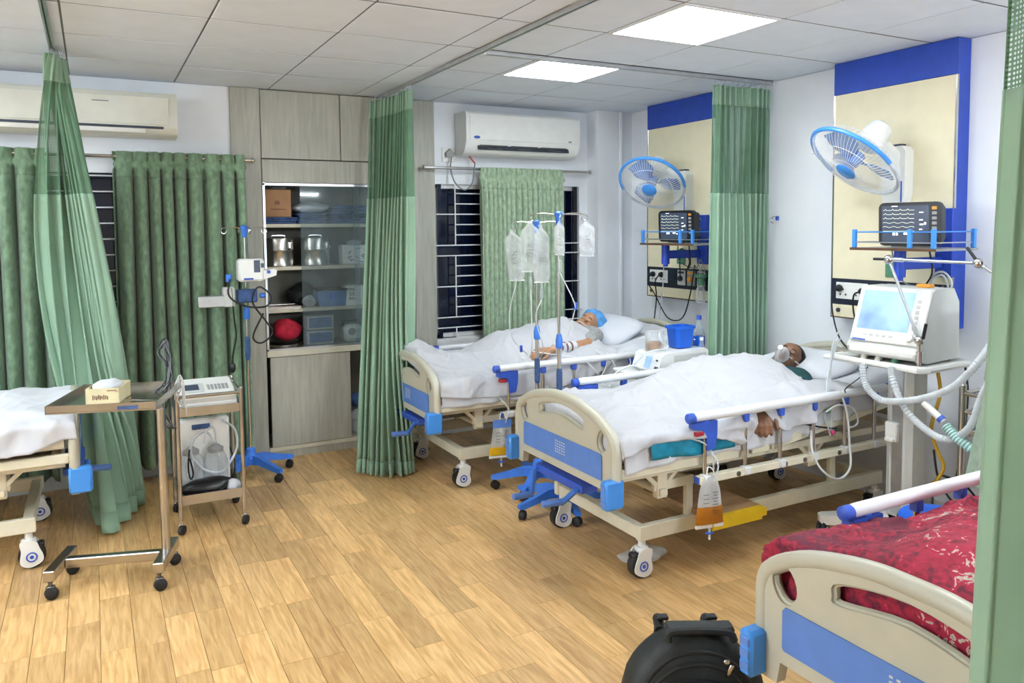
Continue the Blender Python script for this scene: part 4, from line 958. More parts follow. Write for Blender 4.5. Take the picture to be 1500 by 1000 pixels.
# ================================================================ BEDS
YZ = Matrix(((0, 0, 1, 0), (1, 0, 0, 0), (0, 1, 0, 0), (0, 0, 0, 1)))       # 2-D (a, b, t) -> (x=t, y=a, z=b)
def oval(cx, cy, rx, ry, rot=0, n=18):
    c, s_ = math.cos(rot), math.sin(rot)
    return [(cx + rx * math.cos(2 * PI * k / n) * c - ry * math.sin(2 * PI * k / n) * s_, cy + rx * math.cos(2 * PI * k / n) * s_ + ry * math.sin(2 * PI * k / n) * c) for k in range(n)]
def end_board(nm, bed, x, dz, front):
    arch = [(p.x, p.y) for p in spline([(-.472, .62, 0), (-.468, .685, 0), (-.43, .742, 0), (-.31, .802, 0), (-.13, .842, 0), (0, .848, 0), (.13, .842, 0), (.31, .802, 0), (.43, .742, 0), (.468, .685, 0), (.472, .62, 0)], 4)]
    out = [(-.472, .40), *arch, (.472, .40), (.392, .40), (.380, .465), (-.380, .465), (-.392, .40)]
    out = [(a, b + dz) for a, b in out]
    slot = [(p.x, p.y + dz) for p in spline([(-.212, .728, 0), (-.19, .768, 0), (0, .800, 0), (.19, .768, 0), (.212, .728, 0), (.19, .708, 0), (0, .738, 0), (-.19, .708, 0)], 4, True)]
    holes = [slot[::-1], oval(-.368, .692 + dz, .043, .056, .25)[::-1], oval(.368, .692 + dz, .043, .056, -.25)[::-1]]
    o = MB().plate(out, holes, x, x + .035, YZ).build(nm, 'bed_cream', bed, smooth=30)
    rim = [(-.455, .45 + dz)] + [(a * .965, b - .016 + dz) for a, b in arch] + [(.455, .45 + dz)]
    MB().tube([(x + .0175, a, b) for a, b in rim], .0255, 10).build('rim', 'bed_cream', o)
    for h in holes: MB().tube([(x + .0175, a, b) for a, b in h], .0105, 6, True).build('hole_rim', 'bed_cream', o)
    fx = x - .001 if front < 0 else x + .036
    MB().prism([(-.365, .507 + dz), (.365, .507 + dz), (.37, .515 + dz), (.37, .62 + dz), (.36, .632 + dz), (-.36, .632 + dz), (-.37, .62 + dz), (-.37, .515 + dz)], min(fx, fx + front * .004), max(fx, fx + front * .004), YZ).build('blue_panel', 'bed_blue', o, smooth=0)
    if dz <= 0:
        mk = MB()
        for k in range(5):
            for j in range(5): mk.b2((fx - .0055, -.05 + k * .02, .545 + j * .014), (fx - .004, -.05 + k * .02 + .010, .545 + j * .014 + .006))
        mk.build('printed_mark', 'vent_grey', o, smooth=0)
    for s_ in (-1, 1):
        b_ = MB().box((x - .006, s_ * .457, .47 + dz), (.105, .052, .135), .011).build('corner_bumper', 'bumper_blue', o)
        rb = MB()
        for k in range(3): rb.box((x - .059, s_ * .457, .435 + k * .036 + dz), (.004, .034, .026), .0018)
        rb.build('bumper_rib', 'bed_blue', b_)
    return o
def mtop(x, xh, ang, z0=.70):
    t = np.asarray(x, float) - xh; k = .10
    s_ = np.where(t < -k, 0, np.where(t > k, t, (t + k) ** 2 / (4 * k)))
    return z0 + math.tan(ang) * s_
def hospital_bed(label, xf, cy, rz, xh, ang, rails=('near', 'far'), crank=True, fdz=0):
    b = thing('hospital_bed', label, 'bed', (xf, cy, 0), rz, 'blue and cream hospital beds')
    end_board('footboard', b, 0.0, fdz, -1); end_board('headboard', b, 2.075, .09, -1)
    # upper frame: fixed foot part, hinged back part
    fr = MB()
    for s_ in (-1, 1):
        fr.b2((.04, s_ * .455 - .016, .53), (xh - .16, s_ * .455 + .016, .578), .005); fr.b2((xh - .14, s_ * .455 - .014, .535), (xh - .02, s_ * .455 + .014, .572), .004)
    for x in (.10, .55, 1.0, 1.5, 1.95): fr.b2((x - .02, -.45, .535), (x + .02, .45, .56))
    for s_ in (-1, 1): fr.b2((.06, s_ * .40 - .015, .50), (2.06, s_ * .40 + .015, .535))
    fr.build('bed_frame', 'bed_metal', b, smooth=0)
    L = 2.03 - xh; bk = MB(mtx((xh, 0, .56), (0, -ang, 0)))
    for s_ in (-1, 1): bk.b2((0, s_ * .455 - .016, -.025), (L, s_ * .455 + .016, .02), .005)
    for k in range(4): bk.b2((L * k / 3 - .02, -.45, -.02), (L * k / 3 + .02, .45, .01))
    bk.build('backrest_frame', 'bed_metal', b, smooth=0)
    # mattress: one bent slab
    xs_ = np.linspace(.06, 2.03, 30); zt = mtop(xs_, xh, ang, .695); vs = []; fs = []
    sec = [(-.44, -.095), (-.455, -.08), (-.455, -.02), (-.44, 0), (.44, 0), (.455, -.02), (.455, -.08), (.44, -.095)]
    for x, z in zip(xs_, zt): vs += [(x, a, z + c) for a, c in sec]
    n = 8
    for i in range(29):
        for k in range(n): fs.append((i * n + k, i * n + (k + 1) % n, (i + 1) * n + (k + 1) % n, (i + 1) * n + k))
    fs += [tuple(range(n)), tuple(29 * n + k for k in range(n))]
    MB().add(vs, fs).build('mattress', 'mattress', b, smooth=30)
    # chassis
    c = MB()
    for s_ in (-1, 1): c.b2((.20, s_ * .375 - .018, .185), (1.95, s_ * .375 + .018, .258), .004)
    for x in (.235, 1.915): c.b2((x - .025, -.375, .185), (x + .025, .375, .245), .003)
    c.build('chassis', 'bed_metal', b, smooth=0)
    for x in (.52, 1.55):
        lk = MB()
        for s_ in (-1, 1):
            y = s_ * .36
            lk.b2((x - .02, y - .015, .25), (x + .02, y + .015, .44), .003)
            lk.b2((x - .22, y - .012, .405), (x + .03, y + .012, .45), .003)
            lk.b2((x - .205, y - .02, .37), (x - .145, y + .02, .53), .003)
            for dx in (-.13, .13): lk.tube([(x - .175 + dx, y + s_ * .005, .53), (x - .175, y + s_ * .005, .41)], .015, 4)
            lk.box((x - .175, y + s_ * .024, .40), (.045, .02, .035), .004)
        lk.cyl((x - .175, -.36, .40), (x - .175, .36, .40), .02); lk.cyl((x, -.36, .43), (x, .36, .43), .016)
        lk.build('lift_linkage', 'bed_metal', b, smooth=30)
    MB().cyl((.10, .0, .43), (.80, .0, .43), .018).cyl((.10, -.16, .43), (.80, -.16, .43), .018).build('screw_shaft', 'steel_dark', b)
    if crank:
        ck = MB().b2((-.02, -.22, .40), (.08, .22, .44), .006)
        ck.build('crank_cover', 'clip_blue', b, smooth=0)
        for y, a in (((.05, PI / 2),) if crank == 'one' else ((-.20, .9), (.2, .2))):
            k_ = MB(); d = Vector((-.0, math.sin(a), -math.cos(a)))
            p0 = Vector((-.035, y, .42)); p1 = p0 + d * .15; p2 = p1 + Vector((-.06, .0, -.02))
            k_.cyl((.02, y, .42), p0, .009); k_.tube([p0, p1], .014, 6)
            k = k_.build('crank_handle', 'base_blue', b); MB().cyl(p1, p1 + Vector((-.11, .02 * a, .0)), .017).build('crank_grip', 'bed_blue', k)
    for x in (.235, 1.915):
        for s_ in (-1, 1):
            y = s_ * .36; ca = MB().cyl((x, y, .12), (x, y, .19), .018).lathe([(.032, .125), (.036, .135), (.03, .15)], 14, mtx((x, y, 0))).build('caster', 'white_plastic', b)
            Y90 = mtx((x - .012, y, .062), (PI / 2, 0, 0))
            MB().lathe([(.045, -.026), (.06, -.022), (.0615, -.008), (.0615, .008), (.06, .022), (.045, .026)], 24, Y90).build('wheel', 'black_rubber', ca)
            for q in (-1, 1):
                out = [(p.x, p.y) for p in spline([(.052, -.02, 0), (.045, .03, 0), (.05, .075, 0), (.02, .085, 0), (-.02, .075, 0), (-.035, .04, 0), (-.05, .0, 0), (-.045, -.03, 0), (0, -.052, 0), (.035, -.045, 0)], 3, True)]
                MB(Y90).prism(out, q * .027, q * .034).build('wheel_cover', 'white_plastic', ca, smooth=30)
                rg = MB(Y90); rg.tube([(.022 * math.cos(2 * PI * k / 20), .022 * math.sin(2 * PI * k / 20), q * .0345) for k in range(20)], .0036, 5, True).lathe([(.009, 0), (.009, .003)], 12, mtx((0, 0, q * .034 - (.003 if q < 0 else 0))))
                rg.build('hub_ring', 'clip_blue', ca)
            MB(Y90).box((-.04, .05, 0), (.03, .03, .05), .008).build('brake_pedal', 'black_plastic', ca)
    # folding side rails
    for side, s_ in (('near', -1), ('far', 1)):
        if side not in rails: continue
        y = s_ * .50; r = MB().tube([(.43, y, .775), (.45, y, .778), (1.80, y, .778), (1.83, y, .775)], [.016, .023, .023, .016], 12).build('side_rail', 'rail_white', b)
        for x in (.415, 1.845): MB().lathe([(.024, -.015), (.025, .0), (.024, .018), (.012, .026)], 14, frame((x, y, .776), (-1 if x < 1 else 1, 0, 0))).build('end_cap', 'clip_blue', r)
        MB().b2((.455, y - .019, .455), (1.92, y + .019, .492), .004).build('lower_bar', 'bed_metal', r, smooth=0)
        MB().b2((.448, y - .017, .457), (.456, y + .017, .490), .002).build('bar_cap', 'clip_blue', r, smooth=0)
        bo = MB()
        for x in (.70, 1.02, 1.16, 1.42): bo.lathe([(.012, 0), (.012, .006), (.005, .008)], 10, mtx((x, y + s_ * .019, .473), (-s_ * PI / 2, 0, 0)))
        bo.build('bar_bolt', 'steel_dark', r)
        for k, x in enumerate((.50, .76, 1.00, 1.24, 1.48, 1.72)):
            MB().tube([(x, y, .47), (x, y, .745 if k else .70)], .0105, 10).build('rail_post', 'chrome', r)
            MB().box((x, y, .742), (.034, .036, .044), .005).build('post_clip', 'clip_blue', r)
            MB().box((x, y + s_ * .006, .478), (.04, .046, .04), .005).build('post_foot', 'rail_white', r)
        MB().prism([(-.085, .05), (.055, .05), (.055, -.02), (.04, -.085), (-.005, -.09), (-.012, -.02), (-.03, .01), (-.085, .02)], -.022, .022, mtx((.505, y, .705), (PI / 2, 0, 0))).build('latch', 'clip_blue', r, smooth=0)
        MB().box((.455, y + s_ * .005, .70), (.05, .034, .02), .004).build('release_button', 'red_plastic', r)
    return b
XH2, A2 = .98, math.radians(7.5); XH1, A1 = .92, math.radians(10.5)
B1 = (1.84, 4.93); B2 = (2.04, 3.31); B3 = (-.10, 4.89); B4 = (1.645, 1.13)
hospital_bed('far hospital bed under the white air conditioner, patient in blue cap on it', *B1, 0, XH1, A1)
hospital_bed('middle hospital bed with blue footboard, patient with oxygen mask on it', *B2, 0, XH2, A2)
hospital_bed('left hospital bed cut by the photo edge, empty under a white sheet', *B3, PI, 1.2, 0.0, rails=(), crank='one', fdz=-.03)
hospital_bed('near hospital bed at the lower right covered with a red flowered blanket', *B4, 0, 1.2, math.radians(12), rails=('far',))

# ================================================================ LINEN
def cover(name, label, cat, bed, x0, x1, tn, tp, top, m, seed, amp=.012, f=4.0, hw=.462, nx=130, nt=90, rot=0, thick=.006, r=.035, flare=.03, ripple=.012, group=None, fd=0.0, xend=None):
    """cloth lying on a bed: tn/tp = cloth length from the centre line to its near/far hem (functions of x), top(x, y) = height of what it lies on"""
    xs_ = np.concatenate([np.linspace(x0 - fd, x0 + .04, 14)[:-1], np.linspace(x0 + .04, x1, nx - 13)]) if fd else np.linspace(x0, x1, nx); s_ = np.linspace(0, 1, nt); Xg, Sg = np.meshgrid(xs_, s_, indexing='ij')
    TN = np.vectorize(tn)(Xg); TP = np.vectorize(tp)(Xg); Tt = -TN + (TN + TP) * Sg
    if xend is not None: Xg = x0 + (Xg - x0) * np.where(Xg > x0, (np.vectorize(xend)(Tt) - x0) / (x1 - x0), 1)
    a = np.abs(Tt); sg = np.sign(Tt); q = r * PI / 2; e = hw - r
    phi = np.clip((a - e) / r, 0, PI / 2); Yf = np.where(a < e, a, e + r * np.sin(phi)); drop = np.where(a < e, 0, r * (1 - np.cos(phi)) + np.maximum(0, a - e - q))
    Y = sg * Yf; Zt = top(np.maximum(Xg, x0), np.clip(Y, -e, e)) ; hang = np.maximum(0, a - e - q)
    w1 = wrinkle(Xg + 3 * seed, Tt + 7, seed, f) - .35; w2 = wrinkle(Xg * 1.7 + seed, Tt * 1.7, seed + 31, f) - .35
    cr = wrinkle(Xg * 1.3 + 2 * seed, Tt * 1.3 + 3, seed + 57, f * 1.5) ** 3; d = amp * (w1 + .45 * w2 + .9 * cr)
    if fd: d = d * np.clip((Xg - x0 + fd) / .1, .15, 1)
    up = np.cos(phi); ou = np.sin(phi)
    if fd: drop = np.maximum(drop, np.clip(x0 + .035 - Xg, 0, .07) ** 2 / .14 + np.maximum(0, x0 - .035 - Xg))
    Z = Zt - drop + d * up; Y = Y + sg * (d * ou * 1.2 + hang * flare * 2 + ripple * np.sin(Xg * 26 + seed + 2 * vn(Xg * 4, Tt * 0, seed)) * np.clip(hang / .1, 0, 1))
    X = (np.maximum(Xg, x0 - .004) if fd else Xg) + .012 * (vn(Xg * 6, Tt * 5, seed + 3) - .5) * 2
    if rot: X, Y = -X, -Y
    t = cloth_grid(name, X, Y, Z, m, None, thick); t.location = (bed[0], bed[1], 0)
    return tag(t, label, cat, group)
K = lambda v: (lambda x: v)
I = lambda X, Yv: (lambda x: np.interp(x, X, Yv))
def bump(prof, w, yc=0.0, p=2.4):
    xs_, hs = zip(*prof)
    return lambda X, Y: np.interp(X, xs_, hs) * np.exp(-np.abs((Y - yc) / np.interp(X, [q[0] for q in w], [q[1] for q in w])) ** p)
T1 = lambda X, Y: mtop(X, XH1, A1, .700); T2 = lambda X, Y: mtop(X, XH2, A2, .700); T3 = lambda X, Y: .70 + 0 * X; T4 = lambda X, Y: mtop(X, 1.2, math.radians(12), .70)
cover('bed_sheet', 'white sheet over the mattress of the far bed', 'sheet', B1, .05, 2.02, K(.60), K(.56), lambda X, Y: T1(X, Y) + .004, 'sheet', 3, .02, hw=.47, fd=.05)
cover('bed_sheet', 'white sheet over the mattress of the middle bed', 'sheet', B2, .05, 2.02, I([.05, .4, 1.2, 2.0], [.60, .575, .60, .575]), K(.57), lambda X, Y: T2(X, Y) + .004, 'sheet', 5, .013, hw=.466, fd=.05)
hw_ = .476
cover('draw_sheet', 'teal rubber draw sheet across the middle bed under the white blanket', 'sheet', B2, .19, .70, I([.19, .5, .7], [.575, .59, .58]), K(.56), lambda X, Y: T2(X, Y) + .014, 'teal', 8, .004, hw=.483, nx=40, nt=60, thick=.004)
# middle patient's blanket
def z2(prof): return [(x, z - float(mtop(x, XH2, A2, .70))) for x, z in prof]
pb2 = bump(z2([(.05, .745), (.23, .745), (.45, .745), (.64, .79), (.87, .862), (1.02, .905), (1.26, .895), (1.40, .87), (1.48, .81), (1.6, .76)]), [(0, .22), (.5, .22), (.9, .30), (1.3, .33), (1.6, .30)], .03)
leg2 = bump([(.05, .02), (.3, .05), (.6, .045), (.85, .02), (1.0, 0)], [(0, .07), (1, .09)], -.16)
knee2 = bump([(.3, 0), (.55, .05), (.75, .09), (.95, .03), (1.1, 0)], [(0, .11), (1.2, .12)], .10)
arm2 = bump([(.6, .0), (.8, .05), (1.0, .07), (1.3, .07), (1.5, .03)], [(0, .10), (1.6, .10)], -.36)
B2top = lambda X, Y: T2(X, Y) + .020 + np.maximum(pb2(X, Y), np.maximum(leg2(X, Y), arm2(X, Y))) + .4 * knee2(X, Y)
cover('blanket', 'plain white blanket over the patient on the middle bed', 'blanket', B2, .045, 1.60, I([.035, .2, .52, .64, .74, .82, .86, .92, 1.0, 1.15, 1.3, 1.45, 1.6], [.545, .512, .514, .55, .60, .57, .475, .475, .58, .60, .58, .54, .52]), I([.03, .3, .8, 1.58], [.48, .44, .45, .46]), B2top, 'blanket_white', 12, .046, 3.0, hw=.486, nx=190, nt=130, fd=.09, xend=I([-.6, -.3, -.15, .1, .5], [1.60, 1.53, 1.50, 1.46, 1.46]))
# far patient's blanket
def z1(prof): return [(x, z - float(mtop(x, XH1, A1, .70))) for x, z in prof]
pb1 = bump(z1([(.05, .83), (.15, .83), (.30, .785), (.45, .79), (.55, .84), (.70, .915), (.93, .93), (1.10, .965), (1.25, .97), (1.36, .93)]), [(0, .30), (.4, .24), (.8, .30), (1.35, .30)], .02)
arm1 = bump([(.6, 0), (.75, .05), (1.0, .06), (1.3, .05), (1.4, .0)], [(0, .11), (1.5, .11)], -.33)
heap1 = bump([(.03, .07), (.12, .09), (.2, .04), (.3, 0)], [(0, .16), (1, .16)], .25)
cover('blanket', 'white rumpled blanket over the patient on the far bed', 'blanket', B1, .04, 1.36, I([.04, .3, .6, .9, 1.2, 1.36], [.56, .585, .60, .60, .58, .52]), K(.50), lambda X, Y: T1(X, Y) + .018 + np.maximum(pb1(X, Y), arm1(X, Y)) + heap1(X, Y), 'blanket_white', 21, .038, 3.2, hw=.485, nx=170, nt=120, fd=.09)
# left bed: sheet thrown over, hanging low
cover('bed_sheet', 'creased white sheet thrown over the empty left bed', 'sheet', B3, .005, 1.7, I([.06, .3, 1.7], [.60, .655, .66]), I([.06, .2, .8, 1.7], [.545, .595, .62, .60]), lambda X, Y: T3(X, Y) + .03 + .055 * np.exp(-((X - .30) / .25) ** 2) * np.clip(1 - (Y / .47) ** 4, 0, 1) + .05 * np.exp(-((X - .02) / .09) ** 2) * np.clip(1 - (Y / .46) ** 2, 0, 1), 'sheet', 33, .055, 2.6, hw=.475, rot=1, fd=.05)
# red blanket
pb4 = bump([(.03, .10), (.15, .15), (.3, .17), (.45, .18), (.8, .22), (1.2, .24)], [(0, .24), (.4, .25), (1.3, .30)], -.02, 2.4)
cor4 = bump([(.03, .03), (.10, .035), (.22, .02), (.4, .0)], [(0, .13), (1, .13)], .34)
cover('red_blanket', 'red flowered plush blanket heaped over the near bed', 'blanket', B4, .05, 1.6, K(.58), I([.03, .25, .6, 1.6], [.50, .55, .60, .60]), lambda X, Y: T4(X, Y) + .02 + np.maximum(pb4(X, Y), cor4(X, Y)), 'red_blanket', 40, .07, 2.6, hw=.45, nx=210, nt=150, thick=.012, fd=.20)
# pillows
def pillow(label, loc, d, rot):
    b = MB().ell((0, 0, 0), (1, 1, 1), 40); out = []
    for x, y, z in b.v:
        sx = math.copysign(abs(x) ** .55, x); sy = math.copysign(abs(y) ** .55, y); k = (1 - abs(sx) ** 5) * (1 - abs(sy) ** 5)
        out.append((sx * d[0] / 2, sy * d[1] / 2, z * d[2] / 2 * (.35 + .65 * max(k, 0) ** .5)))
    A = np.array(out); n = wrinkle(A[:, 0] + loc[0], A[:, 1] + loc[1], 3, 5.0) - .35; A[:, 2] += .012 * n * np.sign(A[:, 2]) * (np.abs(A[:, 2]) > .01)
    b.v = [tuple(p) for p in A]; o = b.build('pillow', 'pillow', None, smooth=80, loc=loc); o.rotation_euler = rot; return tag(o, label, 'pillow')
pillow('plump white pillow propped under the blue-capped patient on the far bed', (3.46, 4.93, .88), (.40, .62, .16), (0, -.42, 0))
pillow('white pillow under the masked patient on the middle bed', (3.80, 3.32, .835), (.38, .60, .14), (0, -.2, 0))

# ================================================================ PEOPLE
def head_prims(mb, Hm):
    mb.at(Hm)
    mb.ell((0, .018, .030), (.074, .094, .086), 20).ell((0, -.012, -.045), (.058, .070, .068), 16).ell((0, -.060, -.092), (.026, .024, .020), 12)
    mb.ell((0, -.045, .045), (.062, .05, .05), 14)
    mb.capsule((0, -.078, .012), (0, -.108, -.030), .009, .014, 10).ell((.012, -.096, -.034), (.010, .012, .009), 8).ell((-.012, -.096, -.034), (.010, .012, .009), 8)
    for s_ in (-1, 1):
        mb.ell((s_ * .030, -.076, .026), (.022, .012, .009), 10).ell((s_ * .031, -.072, .006), (.015, .013, .011), 10).ell((s_ * .042, -.058, -.022), (.024, .024, .022), 10)
        mb.ell((s_ * .077, .012, -.006), (.009, .020, .032), 12).ell((s_ * .076, .006, -.034), (.008, .010, .012), 8)
    mb.ell((0, -.087, -.056), (.024, .011, .0065), 10).ell((0, -.084, -.068), (.021, .011, .0075), 10)
    mb.capsule((0, .022, -.05), (0, .045, -.17), .054, .058, 14)
    return mb
def face_parts(Hm, par, hair=True, mouth='red_cloth'):
    e = MB(Hm)
    for s_ in (-1, 1): e.tube(spline([(s_ * .044, -.079, .024), (s_ * .031, -.0885, .031), (s_ * .014, -.0865, .027)], 4), .0032, 5)
    e.build('eyebrow', 'hair', par)
    e = MB(Hm)
    for s_ in (-1, 1): e.tube(spline([(s_ * .045, -.078, .004), (s_ * .031, -.0865, .000), (s_ * .018, -.082, .004)], 4), .0016, 5)
    e.build('closed_eyelid', 'hair', par)
    e = MB(Hm).tube(spline([(-.022, -.092, -.062), (0, -.0985, -.0615), (.022, -.092, -.062)], 4), .0022, 5); e.build('mouth_line', 'print_brown', par)
    if hair:
        hb = MB().ell((0, 0, 0), (1, 1, 1), 36); vs, keep = [], []
        for p in hb.v:
            x, y, z = p[0] * .087, p[1] * .108 + .022, p[2] * .098 + .034
            front = y < -.02 - .2 * max(0, .0 - z) and z < .085 + .0 * x; low = z < -.028 + .15 * max(0, -y) ; 
            k = 1.0
            if (y < -.066 and z < .088) or (y < -.03 and z < .052) or (y < .022 and z < .004) or z < -.05: k = .78
            vs.append((x * k, .018 + (y - .018) * k, .03 + (z - .03) * k))
        hb.v = [tuple(Hm @ Vector(v)) for v in vs]; hb.build('hair', 'hair', par, smooth=60)
def hand_prims(mb, w, d, up, side, curl=.5, sc=1.0):
    """palm + five separate fingers; w wrist, d towards the fingertips, up = back of the hand"""
    d = Vector(d).normalized(); up = Vector(up); up = (up - d * up.dot(d)).normalized(); r = d.cross(up) * side; w = Vector(w)
    P = lambda a, b, c: w + (d * a + r * b + up * c) * sc
    for k in range(4): mb.capsule(P(.012, -.022 + k * .016, 0), P(.088, -.033 + k * .022, .0), .016 * sc, .0125 * sc, 10)
    for k, (L, rad) in enumerate(((.074, .0085), (.083, .009), (.078, .0088), (.060, .0078))):
        b = -.034 + k * .0228; p = P(.090, b, 0); a = curl * .6; 
        for s_, (f, rr) in enumerate(((.44, 1), (.31, .93), (.25, .85))):
            v = (d * math.cos(a) - up * math.sin(a)) * L * f * sc; q = p + v; mb.capsule(p, q, rad * rr * sc, rad * rr * .92 * sc, 8); p = q; a += curl * .8
    p = P(.02, -.034, -.006); q = P(.055, -.062, -.018); s2 = P(.085, -.062, -.03); mb.capsule(p, q, .0125 * sc, .0105 * sc, 8).capsule(q, s2, .0105 * sc, .009 * sc, 8)
    return mb
def lying(name, label, base, Hc, crown, face, skin, pts, hands, vox=.0065):
    t = thing(name, label, 'person', base); B = Matrix.Translation(-Vector(base))
    y = -Vector(face).normalized(); z = Vector(crown); z = (z - y * z.dot(y)).normalized(); x = y.cross(z)
    Hm = B @ Matrix(((x.x, y.x, z.x, Hc[0]), (x.y, y.y, z.y, Hc[1]), (x.z, y.z, z.z, Hc[2]), (0, 0, 0, 1)))
    mb = MB(); head_prims(mb, Hm); mb.at(B)
    for a, b, ra, rb in pts: mb.capsule(a, b, ra, rb, 14)
    for h in hands: hand_prims(mb, *h)
    remesh('body', mb, vox, skin, t); return t, Hm, B
# far patient (bed 1): supine, head raised on the pillow, right forearm on the blanket
t, Hm, Bm = lying('person', 'person with a blue bouffant cap asleep on the far bed under a white blanket', (2.80, 4.95, .72), (3.30, 4.95, .925), (.80, .12, .50), (-.55, -.46, .70), 'skin_light',
    [((3.22, 4.95, .85), (2.75, 4.95, .79), .125, .115), ((3.24, 4.84, .86), (3.24, 5.08, .86), .075, .075), ((2.72, 4.87, .775), (2.35, 4.85, .76), .075, .05), ((2.35, 4.85, .76), (1.98, 4.86, .745), .048, .032),
     ((2.72, 5.03, .775), (2.35, 5.05, .76), .075, .05), ((2.35, 5.05, .76), (1.98, 5.04, .745), .048, .032), ((1.98, 4.86, .745), (1.97, 4.86, .79), .03, .022), ((1.98, 5.04, .745), (1.97, 5.04, .79), .03, .022),
     ((3.26, 4.79, .875), (3.10, 4.655, .845), .050, .040), ((3.10, 4.655, .845), (2.76, 4.60, .835), .038, .025), ((3.24, 5.12, .86), (3.0, 5.2, .80), .048, .04), ((3.0, 5.2, .80), (2.75, 5.1, .80), .038, .026)],
    [((2.75, 4.60, .835), (-1, -.02, -.02), (0, -.25, 1), 1, .75), ((2.74, 5.1, .80), (-1, -.3, 0), (0, .2, 1), -1, .5)])
face_parts(Hm, t, hair=False)
cb_ = MB().ell((0, 0, 0), (1, 1, 1), 40); out = []
for x, y, z in cb_.v:
    a = math.atan2(x, z); k = 1 + .035 * math.sin(a * 9 + 2 * y) + .02 * math.sin(a * 17)
    p = Vector((x * .104 * k, y * .128 * k + .034, z * .104 * k + .062))
    lim = .030 - .62 * (p.y - .02)
    if p.z < lim: p.z = lim + (p.z - lim) * .12; p.x *= .93; p.y = .02 + (p.y - .02) * .93
    out.append(tuple(Hm @ p))
cb_.v = out; cb_.build('bouffant_cap', 'cap_blue', t, smooth=60)
MB(Hm).ell((0, .052, -.01), (.078, .064, .062), 16).build('hair', 'hair', t)
MB(Hm).tube(spline([(-.082, .02, -.012), (-.064, -.055, -.035), (-.025, -.098, -.045), (0, -.113, -.047), (.025, -.098, -.045), (.064, -.055, -.035), (.082, .02, -.012), (.07, .04, -.08), (.03, -.05, -.14)], 6), .0035, 6).build('nasal_tube', 'cable_white', t)
sm = MB(Bm).capsule((3.175, 4.95, .84), (3.05, 4.95, .825), .13, .13).capsule((3.25, 4.82, .865), (3.25, 5.09, .865), .082, .08).capsule((3.265, 4.795, .875), (3.15, 4.695, .86), .062, .056)
remesh('gown', sm, .008, 'shirt_grey', t)
MB(Bm).tube([(2.98, 4.636, .842), (2.79, 4.605, .838)], .037, 12).build('bandage', 'sheet', t)
bt = MB(Bm)
for k in range(3): bt.tube([(2.94 - k * .045, 4.629 - k * .007, .842), (2.925 - k * .045, 4.627 - k * .007, .842)], .0382, 12)
bt.build('printed_band', 'print_brown', t)
# middle patient (bed 2)
t2, Hm, Bm = lying('person', 'dark-haired person wearing a clear oxygen mask on the middle bed', (3.05, 3.33, .72), (3.63, 3.31, .872), (.86, .10, .42), (-.45, -.42, .79), 'skin',
    [((3.46, 3.33, .775), (3.00, 3.33, .765), .115, .11), ((3.48, 3.20, .77), (3.48, 3.46, .77), .07, .07), ((2.98, 3.25, .745), (2.62, 3.18, .715), .07, .045), ((2.62, 3.18, .715), (2.27, 3.16, .70), .04, .03),
     ((2.98, 3.41, .745), (2.62, 3.42, .72), .07, .045), ((2.62, 3.42, .72), (2.30, 3.40, .70), .04, .03), ((2.27, 3.16, .70), (2.26, 3.15, .71), .03, .02),
     ((3.47, 3.12, .77), (3.20, 2.97, .755), .05, .04), ((3.20, 2.97, .755), (2.97, 2.885, .745), .038, .028), ((3.48, 3.53, .77), (3.2, 3.64, .755), .05, .04), ((3.2, 3.64, .755), (2.98, 3.60, .76), .038, .026)],
    [((2.968, 2.880, .742), (-.42, -.62, -.58), (-.5, -.5, .75), 1, 1.35, 1.15), ((2.97, 3.6, .76), (-1, -.2, 0), (0, .2, 1), -1, .5)])
face_parts(Hm, t2)
mk = MB().ell((0, 0, 0), (1, 1, 1), 24); mk.v = [tuple(Hm @ Vector((x * .040 * (1.0 if z < .3 else 1 - .45 * (z - .3)), -.088 + min(y, .1) * .052, z * .056 - .050))) for x, y, z in mk.v]
mo = mk.build('oxygen_mask', 'clear_plastic', t2, smooth=60)
MB(Hm).lathe([(.014, 0), (.012, .03), (.015, .032), (.015, .05), (.0001, .052)], 14, frame((0, -.132, -.055), (0, -.95, -.3))).build('mask_port', 'white_plastic', mo)
MB(Hm).tube(spline([(-.036, -.092, -.036), (-.058, -.060, -.020), (-.078, -.01, .006), (-.084, .05, .012), (-.06, .10, .02), (0, .122, .02), (.06, .10, .02), (.084, .05, .012), (.078, -.01, .006), (.058, -.060, -.020), (.036, -.092, -.036)], 5), .0036, 6).build('mask_strap', 'cable_white', mo)
MB(Hm).tube(spline([(-.036, -.092, -.07), (-.052, -.062, -.09), (-.04, -.04, -.105)], 5), .0028, 6).build('mask_tube', 'clear_hose', mo)
sm = MB(Bm).capsule((3.48, 3.33, .775), (3.05, 3.33, .765), .125, .12).capsule((3.54, 3.15, .78), (3.52, 3.48, .775), .088, .08).capsule((3.53, 3.10, .775), (3.27, 3.0, .76), .062, .055).capsule((3.53, 3.26, .80), (3.53, 3.40, .80), .066, .066)
remesh('shirt', sm, .008, 'shirt_green', t2)
